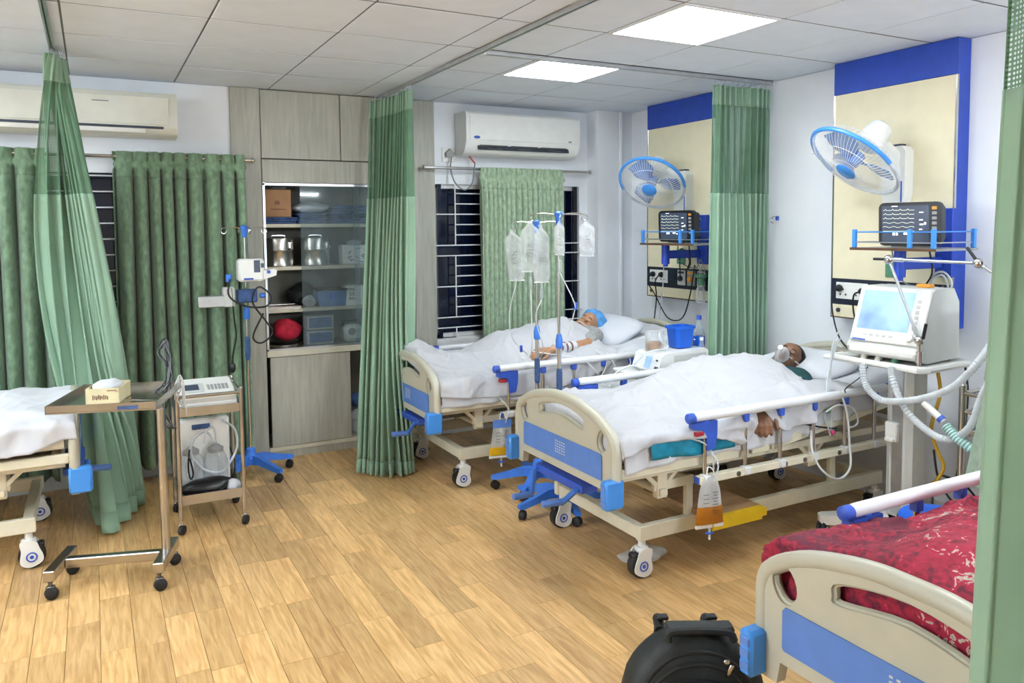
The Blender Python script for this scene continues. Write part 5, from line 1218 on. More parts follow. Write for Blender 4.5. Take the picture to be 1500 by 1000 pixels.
# visitor behind the near curtain
px, py = 3.56, 1.90
t5 = thing('person', 'person in a pale green embroidered tunic standing half hidden behind the near curtain', 'person', (px, py, 0), PI / 2)
mb = MB(); Hm = Matrix.Translation((0, 0, 1.50)) @ Matrix.Rotation(PI * .5, 4, 'Z'); Hm = Matrix.Translation((0, 0, 1.50)) @ Matrix.Rotation(-PI / 2, 4, 'Z')
head_prims(mb, Hm); mb.at(Matrix())
mb.capsule((0, 0, 1.25), (0, 0, .92), .125, .14).capsule((0, -.14, 1.30), (0, .14, 1.30), .06, .06)
for s_ in (-1, 1):
    y = s_ * .09; mb.capsule((0, y, .90), (.02, y, .48), .085, .055).capsule((.02, y, .48), (-.01, y, .09), .052, .036).capsule((-.02, y, .045), (.0 - .15, y * 1.1, .03), .036, .026)
    mb.capsule((0, s_ * .18, 1.29), (.01, s_ * .215, 1.02), .045, .036).capsule((.01, s_ * .215, 1.02), (-.10, s_ * .17, .84), .034, .026)
    hand_prims(mb, (-.10, s_ * .17, .84), (-.5, -s_ * .1, -.8), (-.8, 0, .5), s_, .4)
remesh('body', mb, .008, 'skin', t5); face_parts(Hm, t5)
# tunic and trousers follow the body
N = 40; zz = np.linspace(1.34, .55, 30); th = np.linspace(0, 2 * PI, N); TH, ZZ = np.meshgrid(th, zz, indexing='ij'); dn = (1.34 - ZZ) / .79
rx = np.interp(dn, [0, .05, .25, .5, 1], [.07, .115, .145, .155, .20]); ry = np.interp(dn, [0, .05, .25, .5, 1], [.09, .19, .185, .19, .27]); fold = 1 + .05 * np.sin(TH * 9 + 2 * dn) * dn
cloth_grid('tunic', rx * np.cos(TH) * fold, ry * np.sin(TH) * fold, ZZ, 'tunic', t5, .006)
em = MB(); rr = random.Random(5)
for k in range(26):
    a = rr.uniform(PI * .5, PI * 1.5); z = rr.uniform(.57, .95); d_ = (1.34 - z) / .79; x = np.interp(d_, [0, .5, 1], [.1, .155, .20]) * math.cos(a); y = np.interp(d_, [0, .5, 1], [.15, .19, .27]) * math.sin(a)
    em.tube([(x * 1.05 + .012 * math.cos(q), y * 1.05 + .02 * math.sin(q), z + .014 * math.sin(q * 2)) for q in np.linspace(0, 5, 9)], .003, 4)
em.build('embroidery', 'shirt_grey', t5)
for s_ in (-1, 1):
    MB().tube([(.02, s_ * .09, .62), (.02, s_ * .09, .45), (-.005, s_ * .09, .10)], [.075, .07, .055], 14).build('trouser_leg', 'trouser', t5)
    MB().tube([(0, s_ * .165, 1.32), (.01, s_ * .215, 1.03), (-.09, s_ * .175, .85)], [.064, .056, .05], 12).build('sleeve', 'tunic', t5)
# ================================================================ DRIP STANDS
def star_base(t, z=.0, R=.29, m='base_blue', rot=0.0, n=5):
    for k in range(n):
        a = rot + 2 * PI * k / n; d = Vector((math.cos(a), math.sin(a), 0)); p = Vector((-d.y, d.x, 0))
        lg = MB(); prof = [(0.02, .115, .026, .03), (.10, .118, .024, .026), (.18, .10, .021, .02), (R - .02, .082, .02, .016), (R + .012, .08, .014, .012)]
        vs = []; fs = []
        for r_, zz, hw, hh in prof:
            c = d * r_ + Vector((0, 0, zz))
            vs += [c - p * hw + Vector((0, 0, -hh)), c - p * hw * .8 + Vector((0, 0, hh)), c + p * hw * .8 + Vector((0, 0, hh)), c + p * hw + Vector((0, 0, -hh))]
        for i in range(len(prof) - 1):
            for q in range(4): fs.append((i * 4 + q, i * 4 + (q + 1) % 4, i * 4 + 4 + (q + 1) % 4, i * 4 + 4 + q))
        fs += [(0, 1, 2, 3), tuple(4 * (len(prof) - 1) + q for q in range(4))]
        lo = lg.add(vs, fs).build('base_leg', m, t, smooth=25)
        c = d * (R - .015); MB().cyl(c + Vector((0, 0, .03)), c + Vector((0, 0, .075)), .010).lathe([(.02, -.020), (.028, -.015), (.028, .015), (.02, .020)], 16, mtx(c + Vector((0, 0, .0285)), (PI / 2, 0, a + .6))).build('caster', 'black_rubber', lo)
    MB().lathe([(.05, .09), (.052, .13), (.035, .15), (.03, .19), (.016, .20)], 16).build('base_hub', m, t)
def drip_stand(label, x, y, top, joint, rot, hooks_rot, n_hook=4, hl=.15):
    t = thing('drip_stand', label, 'drip stand', (x, y, 0)); star_base(t, rot=rot)
    MB().cyl((0, 0, .15), (0, 0, joint), .0125).build('outer_pole', 'chrome', t); MB().cyl((0, 0, joint - .02), (0, 0, top), .0085).build('inner_pole', 'chrome', t)
    MB().lathe([(.018, joint - .05), (.021, joint - .04), (.021, joint + .0), (.017, joint + .02), (.013, joint + .035)], 14).build('lock_collar', 'base_blue', t)
    MB().lathe([(.014, joint - .33), (.0175, joint - .31), (.0175, joint - .19), (.014, joint - .17)], 12).build('grip', 'print_dark' if False else 'linen_blue', t)
    MB().lathe([(.010, top - .055), (.018, top - .04), (.018, top - .01), (.024, top), (.024, top + .02), (.010, top + .03)], 14).build('top_hub', 'base_blue', t)
    for k in range(n_hook):
        a = hooks_rot + 2 * PI * k / n_hook; c, s_ = math.cos(a), math.sin(a)
        pts = [(c * r_, s_ * r_, top + .008 + h) for r_, h in ((.01, 0), (hl * .5, .008), (hl * .85, .004), (hl, -.014), (hl * .93, -.034), (hl * .8, -.030), (hl * .78, -.012))]
        MB().tube(spline(pts, 4), .0036, 6).build('hook', 'chrome', t)
    return t
drip_stand('steel drip stand with blue base and feeding pump in front of the grey cabinet post', .905, 5.50, 1.685, 1.13, .2, .1)
IA, IB = (2.40, 3.90), (2.475, 4.29)
drip_stand('front drip stand with blue base behind the footboard of the middle bed', *IA, 1.745, 1.02, .75, -.5, hl=.17)
drip_stand('rear drip stand between the two far beds with a lower hook', *IB, 1.70, 1.02, .12, 2.75, hl=.16)
def drip_bag(label, top, h, w_, rz, lower=None, tube_pts=None, chamber=True, tilt=0.0, clip=None):
    t = thing('drip_bag', label, 'infusion bag', top, rz)
    out = [(-.012, 0), (.012, 0), (.02, -.02), (w_ * .42, -.035), (w_ * .5, -.06), (w_ * .5, -h + .03), (w_ * .36, -h + .008), (0, -h), (-w_ * .36, -h + .008), (-w_ * .5, -h + .03), (-w_ * .5, -.06), (-w_ * .42, -.035), (-.02, -.02)]
    N = 12; vs = []; fs = []; zs = np.linspace(0, -h, 18)
    for z in zs:
        d = -z / h; hw = w_ / 2 * np.interp(d, [0, .08, .2, .9, 1], [.12, .25, .95, 1, .75]); th = .022 * np.interp(d, [0, .2, .5, .85, 1], [.1, .3, .7, 1, .15])
        for k in range(N):
            a = 2 * PI * k / N; vs.append((hw * math.cos(a) + tilt * d, th * math.sin(a) + .004 * math.sin(z * 90 + k), z))
    for i in range(17):
        for k in range(N): fs.append((i * N + k, i * N + (k + 1) % N, (i + 1) * N + (k + 1) % N, (i + 1) * N + k))
    fs += [tuple(range(N)), tuple(17 * N + k for k in range(N))]
    MB().add(vs, fs).build('bag', 'clear_bag', t, smooth=60)
    MB().tube([(-w_ * .46 + tilt, 0, -h), (w_ * .46 + tilt, 0, -h)], .004, 6).build('seam', 'white_plastic', t)
    pr = MB(); rr = random.Random(int(h * 1000) + int(w_ * 999))
    for k in range(5): pr.box((tilt * .5, -.0215, -h * .45 - k * .018), (w_ * rr.uniform(.2, .45), .001, .005))
    pr.build('print', 'grey_plastic', t, smooth=0)
    if chamber:
        c = MB().cyl((tilt, 0, -h - .0), (tilt, 0, -h - .03), .005).lathe([(.006, -h - .03), (.0105, -h - .035), (.0105, -h - .095), (.004, -h - .105)], 12, mtx((tilt, 0, 0)))
        c.build('drip_chamber', 'clear_plastic', t)
    if tube_pts:
        P = [Vector(p) - Vector(top) for p in tube_pts]; R_ = Matrix.Rotation(-rz, 3, 'Z'); MB().tube([R_ @ p for p in spline([R_.inverted() @ Vector((tilt, 0, -h - (.10 if chamber else 0))), *P], 7)], .0032, 6).build('drip_tube', 'cable_white', t)
    if clip:
        p = Matrix.Rotation(-rz, 3, 'Z') @ (Vector(clip) - Vector(top)); MB().box(p, (.018, .014, .045), .004).build('roller_clamp', 'clip_blue', t)
    return t
R0 = -.5
def hookpt(I_, top, rot, k, hl, n=4): a = rot + 2 * PI * k / n; return (I_[0] + math.cos(a) * hl * .97, I_[1] + math.sin(a) * hl * .97, top - .022)
drip_bag('large clear drip bag in front of the curtain on the front drip stand', hookpt(IA, 1.745, -.5, 2, .17), .30, .115, -.45, tube_pts=[(2.26, 3.98, 1.15), (2.30, 4.05, .95), (2.42, 4.3, .86)])
drip_bag('clear drip bag hanging second from the left just behind the front stand pole', (2.315, 3.955, 1.70), .34, .10, -.2, tube_pts=[(2.30, 4.0, 1.15), (2.38, 4.05, .95), (2.47, 4.25, .85)])
drip_bag('slim empty drip bag close beside the front stand pole', hookpt(IA, 1.745, -.5, 3, .10), .20, .06, -.5, tube_pts=[(2.44, 3.80, 1.25), (2.445, 3.81, 1.18), (2.43, 3.9, .95)], clip=(2.452, 3.802, 1.225))
drip_bag('clear drip bag at the right in front of the dark window pane', hookpt(IA, 1.745, -.5, 0, .17), .21, .095, -.45, chamber=False)
drip_bag('long clear drip bag at the left on the lower hook of the rear drip stand', hookpt(IB, 1.70, 2.75, 0, .16), .33, .105, -.35, tube_pts=[(2.30, 4.33, 1.15), (2.34, 4.37, .98), (2.45, 4.42, .88), (2.50, 4.46, .85)], chamber=False, tilt=.03, clip=(2.42, 4.40, .90))
cable('thin drip line falling over the far bed rail', [(2.55, 4.50, .86), (2.75, 4.46, .82), (2.9, 4.43, .79), (2.98, 4.40, .72), (3.05, 4.41, .66), (3.10, 4.42, .75), (3.05, 4.47, .83)], .0035)
cable('thin looping tube hanging on the far bed rail', [(3.12, 4.44, .81), (3.15, 4.40, .74), (3.22, 4.41, .66), (3.30, 4.41, .72), (3.28, 4.44, .82)], .0035)
# feeding pump on the left stand
t = thing('infusion_pump', 'white infusion pump with dark display clamped on the left drip stand', 'pump', (.905, 5.50, 1.30))
MB().box((.02, -.075, .115), (.17, .10, .15), .014).build('body', 'white_plastic', t); MB().prism([(.06, .04), (.18, .075), (.185, .11), (.16, .12), (.06, .10)], -.12, -.03, mtx(rot=(PI / 2, 0, 0)) @ mtx((0, 0, .15))).build('pump_head', 'white_plastic', t, smooth=30)
MB().b2((.035, -.128, .10), (.075, -.124, .18), .003).b2((.08, -.128, .13), (.10, -.124, .16), .002).build('display', 'screen_dark', t, smooth=0); MB().b2((-.03, -.1275, .052), (.03, -.1245, .064)).build('badge', 'clip_blue', t, smooth=0)
MB().cyl((.13, -.128, .10), (.13, -.12, .10), .012).build('knob', 'clip_blue', t)
t = thing('pump_bracket', 'grey box bracket with blue clamps below the infusion pump on the left drip stand', 'bracket', (.905, 5.50, 1.18))
MB().box((-.12, -.05, .06), (.07, .09, .13), .006).build('block', 'vent_grey', t); MB().box((-.23, -.06, .035), (.17, .07, .075), .005).build('side_arm', 'alu', t)
MB().box((.0, -.035, .06), (.13, .05, .09), .008).build('blue_plate', 'linen_blue', t); MB().cyl((.08, -.06, .06), (.11, -.06, .06), .016).cyl((-.115, -.05, .16), (-.115, -.05, .21), .02).build('clamp_knob', 'base_blue', t)
cable('black power cord looped on the left drip stand', [(.79, 5.40, 1.36), (.78, 5.38, 1.25), (.88, 5.36, 1.18), (1.02, 5.40, 1.17), (1.05, 5.42, 1.24), (.97, 5.40, 1.30), (.93, 5.40, 1.2), (1.02, 5.42, 1.06), (1.06, 5.43, .98), (.98, 5.42, .92), (.93, 5.42, .97), (1.0, 5.42, 1.12)], .006, 'cable_black', 'electric_cable', cat='cord')
o = cable('black cord with plug dangling left of the drip stand pole', [(.80, 5.41, 1.30), (.81, 5.41, 1.10), (.82, 5.41, .98), (.80, 5.41, .88), (.79, 5.41, .80)], .006, 'cable_black', 'electric_cable', cat='cord')
MB().lathe([(.012, 0), (.022, .02), (.02, .05), (.012, .06)], 10, mtx((.79, 5.41, .74))).build('plug', 'black_plastic', o)

# ================================================================ STEEL TRAY TABLE AND TROLLEY (LEFT)
t = thing('tray_table', 'steel overbed tray table on four black castors by the left bed', 'table', (.262, 4.075, 0), -.30)
MB().b2((-.025, -.165, .085), (.025, .165, .135), .004).build('foot_bar', 'steel', t, smooth=0); MB().b2((-.495, -.155, .085), (-.445, .155, .135), .004).build('foot_bar', 'steel', t, smooth=0)
MB().b2((-.445, -.022, .09), (-.025, .022, .135), .004).build('cross_bar', 'steel', t, smooth=0)
for x, y in ((0, -.145), (0, .145), (-.47, -.135), (-.47, .135)):
    c = MB().cyl((x, y, .055), (x, y, .09), .009).b2((x - .018, y - .014, .03), (x + .018, y + .014, .062), .004).build('caster', 'steel_dark', t)
    MB().lathe([(.016, -.018), (.028, -.013), (.029, 0), (.028, .013), (.016, .018)], 18, mtx((x + .006, y - .006, .029), (PI / 2, 0, .6))).build('wheel', 'black_rubber', c)
MB().tube([(0, .0, .12), (0, .0, .83)], .021, 14).build('post', 'steel', t); MB().tube([(0, 0, .83), (-.03, .06, .845), (-.2, .10, .85)], .014, 8).build('tray_support', 'steel', t)
tr = MB(); x0, x1, y0, y1, zt = -.465, .01, -.12, .40, .855; tr.b2((x0, y0, zt), (x1, y1, zt + .003)).build('tray', 'steel', t, smooth=0)
m = MB()
for a, b in (((x0, y0), (x1, y0 + .003)), ((x0, y1 - .003), (x1, y1)), ((x0, y0), (x0 + .003, y1)), ((x1 - .003, y0), (x1, y1))): m.b2((*a, zt - .005), (*b, zt + .034))
m.build('tray_rim', 'steel', t, smooth=0); MB().b2((-.16, y0 - .001, zt + .004), (-.07, y0, zt + .02)).build('sticker', 'linen_blue', t, smooth=0)
# cardboard box of gauze on the tray
t = thing('glove_box', 'open cream carton of white gauze on the steel tray', 'box', (.045, 4.27, .859), -.28)
m = MB(); w_, d_, h_ = .075, .10, .075
for a, b in (((-w_, -d_), (w_, -d_ + .003)), ((-w_, d_ - .003), (w_, d_)), ((-w_, -d_), (-w_ + .003, d_)), ((w_ - .003, -d_), (w_, d_))): m.b2((*a, 0), (*b, h_))
m.b2((-w_, -d_, 0), (w_, d_, .004)); m.build('carton', 'box_cream', t, smooth=0)
gb = MB().ell((0, 0, .066), (.068, .093, .028), 24); A = np.array(gb.v); A[:, 2] += .02 * (wrinkle(A[:, 0] * 9, A[:, 1] * 9, 4, 2.) - .3); gb.v = [tuple(p) for p in A]; gb.build('gauze', 'sheet', t)
pm = MB(); rr = random.Random(2)
for k in range(9): pm.b2((-.045 + k * .008, -d_ - .0006, .02 + .004 * (k % 2)), (-.040 + k * .008, -d_, .044 - .003 * (k % 3)))
for k in range(6): pm.b2((.02 + k * .007, -d_ - .0006, .060), (.025 + k * .007, -d_, .066))
pm.build('print', 'print_brown', t, smooth=0); MB().tube([(w_ - .012, -d_ - .0008, .055), (w_ - .012, -d_ - .0004, .056)], .006, 8).build('seal', 'print_pink', t)
# grey lead bundle hanging over the joint between tray and trolley
t = thing('lead_bundle', 'bundle of thin grey recorder leads hanging over the steel trolley corner', 'cable', (.32, 4.35, .86)); rr = random.Random(6)
for k in range(9):
    j = lambda s_: rr.uniform(-s_, s_)
    MB().tube(spline([(-.035 + j(.02), j(.02), .0 + j(.02)), (j(.02), .01, .06), (.01 + j(.012), .02, .16), (.012 + j(.022), .02, .21), (-.01 + j(.012), .02, .255 + j(.025)), (-.035 + j(.02), .02, .20), (-.012 + j(.012), .02, .14), (.012, .02, .05), (-.04 + j(.05), -.01, -.03 + j(.04)), (-.02, -.01, -.14 + j(.05)), (.02 + j(.02), .0, -.2)], 6), .0024, 5).build('lead', 'cable_grey' if k % 2 else 'black_rubber', t)
for k in range(4):
    j = lambda s_: rr.uniform(-s_, s_)
    MB().tube(spline([(.03, .04, -.06), (.045 + j(.01), .05, .02), (.06, .06, .055 + j(.01)), (.075, .05, .02), (.06 + j(.02), .03, -.06), (.08, .02, -.10 - k * .015)], 6), .004, 5).build('lead', 'vent_grey', t)
# trolley
t = thing('equipment_trolley', 'two shelf steel trolley on castors beside the dark green window curtain', 'trolley', (.365, 4.60, 0), -.02)
Wt, Dt = .36, .42
for k, (x, y) in enumerate(((.012, .012), (Wt - .012, .012), (.012, Dt - .012), (Wt - .012, Dt - .012))):
    MB().tube([(x, y, .075), (x, y, .79)], .0125, 10).lathe([(.0001, .80), (.013, .797), (.0145, .785)], 10, mtx((x, y, 0))).build('leg', 'steel', t)
    c = MB().cyl((x, y, .045), (x, y, .085), .009).b2((x - .012, y - .012, .028), (x + .012, y + .012, .06), .003).build('caster', 'chrome', t)
    MB().lathe([(.014, -.012), (.027, -.010), (.027, .010), (.014, .012)], 16, mtx((x + .004, y - .012, .0275), (PI / 2, 0, .9))).build('wheel', 'black_rubber', c)
for z, h in ((.66, .045), (.165, .05)):
    m = MB().b2((.01, .01, z), (Wt - .01, Dt - .01, z + .004))
    m.b2((.012, .006, z - .004), (Wt - .012, .018, z + h)).b2((.012, Dt - .018, z - .004), (Wt - .012, Dt - .006, z + h)).b2((.006, .012, z - .004), (.018, Dt - .012, z + h)).b2((Wt - .018, .012, z - .004), (Wt - .006, Dt - .012, z + h))
    m.build('shelf', 'steel', t, smooth=0)
for a, b in (((0.012, .012), (Wt - .012, .012)), ((.012, Dt - .012), (Wt - .012, Dt - .012)), ((.012, .012), (.012, Dt - .012)), ((Wt - .012, .012), (Wt - .012, Dt - .012))): MB().tube([(*a, .765), (*b, .765)], .010, 8).build('guard_rail', 'steel', t)
t = thing('recorder', 'white heart recorder with small grey screen on the top trolley shelf', 'machine', (.545, 4.80, .665), -.02)
MB().b2((-.155, -.165, .0), (.155, .17, .055), .008).build('body', 'white_plastic', t, smooth=0); R = mtx((0, 0, .075), (.16, 0, 0))
MB(R).box((0, 0, .01), (.31, .32, .06), .01).build('top_case', 'white_plastic', t, smooth=0); MB(R).b2((-.13, -.09, .041), (-.01, .05, .045), .004).build('screen_frame', 'vent_grey', t, smooth=0); MB(R).b2((-.115, -.06, .0445), (-.035, .03, .0465)).build('screen', 'screen_dark', t, smooth=0)
for k in range(6):
    for j in range(3): MB(R).b2((.01 + k * .02, -.06 + j * .03, .04), (.024 + k * .02, -.042 + j * .03, .044), .001).build('key', 'grey_plastic', t, smooth=0)
t = thing('suction_machine', 'white suction machine with two clear jars on the lower trolley shelf', 'machine', (.55, 4.92, .172))
MB().b2((-.14, .01, 0), (.14, .085, .39), .012).build('housing', 'white_plastic', t, smooth=0); MB().b2((-.15, -.125, 0), (.13, .01, .02), .004).build('tray', 'white_plastic', t, smooth=0); MB().box((-.02, .005, .345), (.10, .008, .03), .003).build('gauge_panel', 'linen_blue', t, smooth=0)
for k, x in enumerate((-.085, .05)):
    j = MB().lathe([(.062, .022), (.068, .03), (.068, .15), (.05, .195), (.038, .205)], 20, mtx((x, -.055, 0))).build('jar', 'clear_plastic', t); MB().lathe([(.044, .202), (.046, .225), (.03, .235), (.012, .25)], 16, mtx((x, -.055, 0))).build('lid', 'grey_plastic', j)
for pts in (((-.085, -.055, .245), (-.06, -.09, .31), (.0, -.08, .33), (.05, -.055, .245)), ((.06, -.06, .245), (.04, -.10, .35), (-.0, -.11, .345), (-.02, -.1, .27)), ((.10, .0, .37), (.155, -.09, .33), (.16, -.12, .22), (.08, -.13, .10), (-.02, -.13, .12), (-.09, -.12, .22), (-.08, -.09, .30))): MB().tube(spline(pts, 6), .0065, 8).build('suction_tube', 'clear_hose', t)
MB().tube(spline([(-.10, -.13, .25), (-.11, -.135, .15), (-.10, -.135, .08), (-.085, -.135, .11), (-.10, -.135, .2)], 5), .005, 6).build('cord', 'cable_black', t); MB().tube(spline([(.14, .03, .2), (.16, -.02, .12), (.155, -.03, .03)], 5), .004, 6).build('cord', 'cable_black', t)
t = thing('black_bag', 'soft black bag lying on the lower trolley shelf', 'bag', (.53, 4.70, .17)); b = MB().ell((0, 0, .05), (.145, .07, .055), 26); A = np.array(b.v); n = wrinkle(A[:, 0] * 6, A[:, 1] * 6 + A[:, 2] * 5, 3, 1.2) - .35; A *= (1 + .2 * n)[:, None]; A[:, 2] = np.maximum(A[:, 2], 0); b.v = [tuple(p) for p in A]; b.build('body', 'black_bag', t)
MB().tube(spline([(-.05, -.06, .05), (.02, -.07, .03), (.08, -.066, .05), (.10, -.05, .08)], 5), .005, 6).build('piping', 'black_rubber', t)
crumple('white_paper', 'crumpled white paper beside the black bag on the lower trolley shelf', 'paper', (.665, 4.66, .17), (.07, .06, .075), 'sheet', 31)

# ================================================================ BESIDE THE FAR BED
t = thing('bedside_locker', 'white bedside locker between the two far beds carrying the suction pump', 'locker', (3.42, 4.115, 0))
MB().b2((-.31, -.21, .07), (.33, .21, .70), .008).build('carcass', 'vent_grey', t, smooth=0); MB().b2((-.325, -.225, .70), (.345, .225, .725), .008).build('top', 'white_plastic', t, smooth=0)
MB().b2((-.318, -.2, .50), (-.31, .2, .68), .003).build('drawer', 'white_plastic', t, smooth=0); MB().b2((-.318, -.2, .10), (-.31, .2, .485), .003).build('door', 'white_plastic', t, smooth=0)
for x in (-.28, .30):
    for y in (-.18, .18): MB().lathe([(.02, 0), (.03, .01), (.03, .05), (.015, .07)], 10, mtx((x, y, 0))).build('foot', 'black_rubber', t)
t = thing('suction_pump', 'white low suction pump with small blue gauge on the bedside locker', 'machine', (3.40, 4.09, .727), .05)
side = [(-.20, 0), (-.235, .02), (-.20, .115), (-.16, .13), (.19, .14), (.21, .12), (.21, 0)]
MB().prism(side, -.13, .13, Matrix(((1, 0, 0, 0), (0, 0, 1, 0), (0, 1, 0, 0), (0, 0, 0, 1)))).build('housing', 'white_plastic', t, smooth=25)
MB().b2((-.10, -.135, .03), (.19, -.129, .115), .004).build('side_grille', 'vent_grey', t, smooth=0); Fp = frame((-.219, -.02, .068), (-.94, 0, .34), (0, -1, 0))
MB(Fp).box((.0, 0, .004), (.06, .075, .008), .004).build('gauge', 'screen_blue', t, smooth=0); MB(Fp).box((.09, -.03, .004), (.03, .02, .012), .003).build('rocker_switch', 'print_dark', t, smooth=0)
MB(Fp).lathe([(.006, 0), (.006, .01)], 8, mtx((.08, .02, 0))).build('knob', 'print_dark', t)
t = thing('collection_jar', 'round jar with orange fluid on the white suction pump', 'jar', (3.28, 4.12, .862))
MB().lathe([(.055, 0), (.062, .01), (.062, .115), (.056, .125), (.03, .132)], 18).build('jar', 'clear_plastic', t); MB().lathe([(.052, .004), (.058, .012), (.058, .05), (.0001, .051)], 18).build('fluid', 'fluid', t); MB().tube(spline([(.0, -.05, .12), (-.03, -.10, .08), (.02, -.1, .02), (-.12, -.08, .0), (-.24, -.1, -.06)], 6), .008, 8).build('tube', 'clear_hose', t)
t = thing('blue_tub', 'bright blue plastic tub on the white suction pump', 'tub', (3.475, 4.09, .868))
sec = lambda h, k: [(h * c, h * s_ * .85) for c, s_ in ((1, .7), (.7, 1), (-.7, 1), (-1, .7), (-1, -.7), (-.7, -1), (.7, -1), (1, -.7))]
vs = []; fs = []
for z, h in ((0, .062), (.01, .066), (.125, .078), (.128, .088), (.145, .088), (.145, .076), (.02, .060)):
    vs += [(x, y, z) for x, y in sec(h, 0)]
for i in range(6):
    for k in range(8): fs.append((i * 8 + k, i * 8 + (k + 1) % 8, i * 8 + 8 + (k + 1) % 8, i * 8 + 8 + k))
fs += [tuple(range(8)), tuple(48 + k for k in range(8))]
MB().add(vs, fs).build('body', 'tub_blue', t, smooth=30); MB().tube([(.07, -.06, .05), (.074, -.062, .055)], .006, 6).build('clip', 'white_plastic', t)
t = thing('water_bottle', 'clear plastic water bottle with blue cap and label beside the blue tub', 'bottle', (3.665, 4.12, .727))
MB().lathe([(.036, 0), (.041, .008), (.041, .10), (.038, .105), (.041, .11), (.041, .21), (.036, .24), (.018, .285), (.0145, .295), (.0145, .318)], 20).build('bottle', 'bottle_clear', t); MB().lathe([(.0415, .12), (.0415, .20)], 20, cap=False).build('label', 'tub_blue', t); MB().lathe([(.017, .312), (.017, .338), (.014, .341)], 16).build('cap', 'clip_blue', t)
t = thing('slim_bottle', 'small clear bottle between the blue tub and the water bottle', 'bottle', (3.60, 4.02, .727))
MB().lathe([(.022, 0), (.026, .006), (.026, .13), (.012, .17), (.012, .19)], 16).build('bottle', 'bottle_clear', t); MB().lathe([(.014, .185), (.014, .205)], 12).build('cap', 'white_plastic', t)
crumple('clear_packet', 'clear plastic packet lying between the two far beds', 'bag', (2.92, 4.10, .66), (.18, .16, .07), 'clear_bag', 41)
t = thing('side_shelf', 'narrow grey stand holding packets between the two far beds', 'stand', (2.93, 4.10, 0))
MB().box((0, 0, .645), (.34, .34, .022), .005).build('top', 'vent_grey', t, smooth=0)
for x in (-.15, .15):
    for y in (-.15, .15): MB().cyl((x, y, 0), (x, y, .64), .011).build('leg', 'steel', t)
cable('white tube arching between the far beds near the locker', [(2.86, 4.04, .67), (2.88, 4.0, .76), (2.98, 3.98, .80), (3.06, 3.98, .76), (3.08, 4.0, .68)], .007, 'cable_white')

# ================================================================ URINE BAGS, STEP BOARD
def urine_bag(label, at, w_, h_, level, fl, tilt, rz, band, marks):
    t = thing('urine_bag', label, 'urine bag', at, rz); N = 14; vs = []; fs = []
    def shell(z0, z1, sc, nm, m, cap=True):
        vs = []; fs = []; zs = np.linspace(z0, z1, 12)
        for z in zs:
            d = -z / h_; hw = np.interp(d, [0, .12, .3, 1], [w_ * .2 if not band else w_ * .36, w_ * .3 if not band else w_ * .37, w_ * .38, w_ * .5]); th = .017 * np.interp(d, [0, .3, .75, .96, 1], [.2, .5, 1, .7, .15])
            for k in range(N): a = 2 * PI * k / N; vs.append((hw * sc * math.cos(a) + tilt * d, th * sc * math.sin(a), z))
        for i in range(11):
            for k in range(N): fs.append((i * N + k, i * N + (k + 1) % N, (i + 1) * N + (k + 1) % N, (i + 1) * N + k))
        if cap: fs += [tuple(range(N)), tuple(11 * N + k for k in range(N))]
        return MB().add(vs, fs).build(nm, m, t, smooth=60)
    shell(0, -h_, 1.0, 'bag', 'clear_bag'); shell(-h_ * level, -h_ * .965, 1.015, 'urine', fl)
    if band: shell(-.0, -h_ * .22, 1.03, 'blue_band', 'bed_blue')
    MB().b2((-w_ * .5 + tilt, -.006, -h_ - .012), (w_ * .5 + tilt, .006, -h_ + .006), .003).build('bottom_seam', 'white_plastic', t, smooth=0)
    m = MB()
    for k in range(marks):
        z = -h_ * (.3 + .5 * k / marks); m.box((.02 + tilt * (-z / h_), -.0185, z), (.02 if k % 2 else .03, .001, .003))
    for k in range(4): m.box((-.03 + tilt * .4, -.0175, -h_ * .34 - k * .02), (.03, .001, .0025))
    m.build('scale_print', 'print_dark', t, smooth=0)
    MB().cyl((tilt, 0, -h_ - .01), (tilt, 0, -h_ - .07), .006).build('drain_tube', 'clear_hose', t); MB().box((tilt, 0, -h_ - .038), (.042, .014, .012), .003).build('drain_clamp', 'clip_blue', t)
    MB().tube(spline([(-.02, 0, -.01), (-.012, .004, .03), (.0, .012, .045), (.02, .004, .03), (.03, 0, -.01)], 4), .003, 6).build('hanger', 'white_plastic', t)
    MB().tube(spline([(.02, -.006, -.02), (.04, -.01, .05), (.02, .0, .10), (-.02, .06, .14), (-.12, .10, .17)], 6), .004, 6).build('inlet_tube', 'clear_hose', t)
    return t
urine_bag('urine bag with amber fluid hanging on the rail of the middle bed', (2.548, 2.782, .49), .155, .235, .60, 'urine_dark', .0, -.15, False, 8)
urine_bag('urine bag with blue band and yellow fluid on the rail of the far bed', (2.275, 4.395, .455), .165, .235, .74, 'urine', -.01, -.15, True, 8)
t = thing('step_board', 'wooden board with yellow painted edge lying on the chassis of the middle bed', 'board', (2.70, 2.90, .262))
MB().b2((-.13, -.105, .002), (.20, .42, .026), .002).build('board', 'board_wood', t, smooth=0); MB().prism([(-.14, -.036), (.185, -.036), (.185, -.022), (.215, -.022), (.215, .014), (.19, .028), (-.14, .028)], -.128, -.105, mtx((0, 0, 0), (PI / 2, 0, 0)) @ mtx((0, 0, 0.232))).build('yellow_edge', 'yellow', t, smooth=0)
crumple('plastic_wrap', 'crumpled clear plastic on the floor under the middle bed', 'wrap', (2.40, 3.10, 0), (.26, .16, .05), 'clear_bag', 51)
crumple('paper_scrap', 'tiny white paper scrap on the floor at the lower left corner', 'paper', (-.30, 3.32, 0), (.03, .02, .02), 'sheet', 52)
cable('thin catheter tube over the teal sheet of the middle bed', [(2.40, 2.90, .725), (2.43, 2.835, .69), (2.52, 2.80, .655), (2.57, 2.79, .60), (2.575, 2.785, .52)], .0042, 'clear_hose', 'catheter_tube', cat='tube')
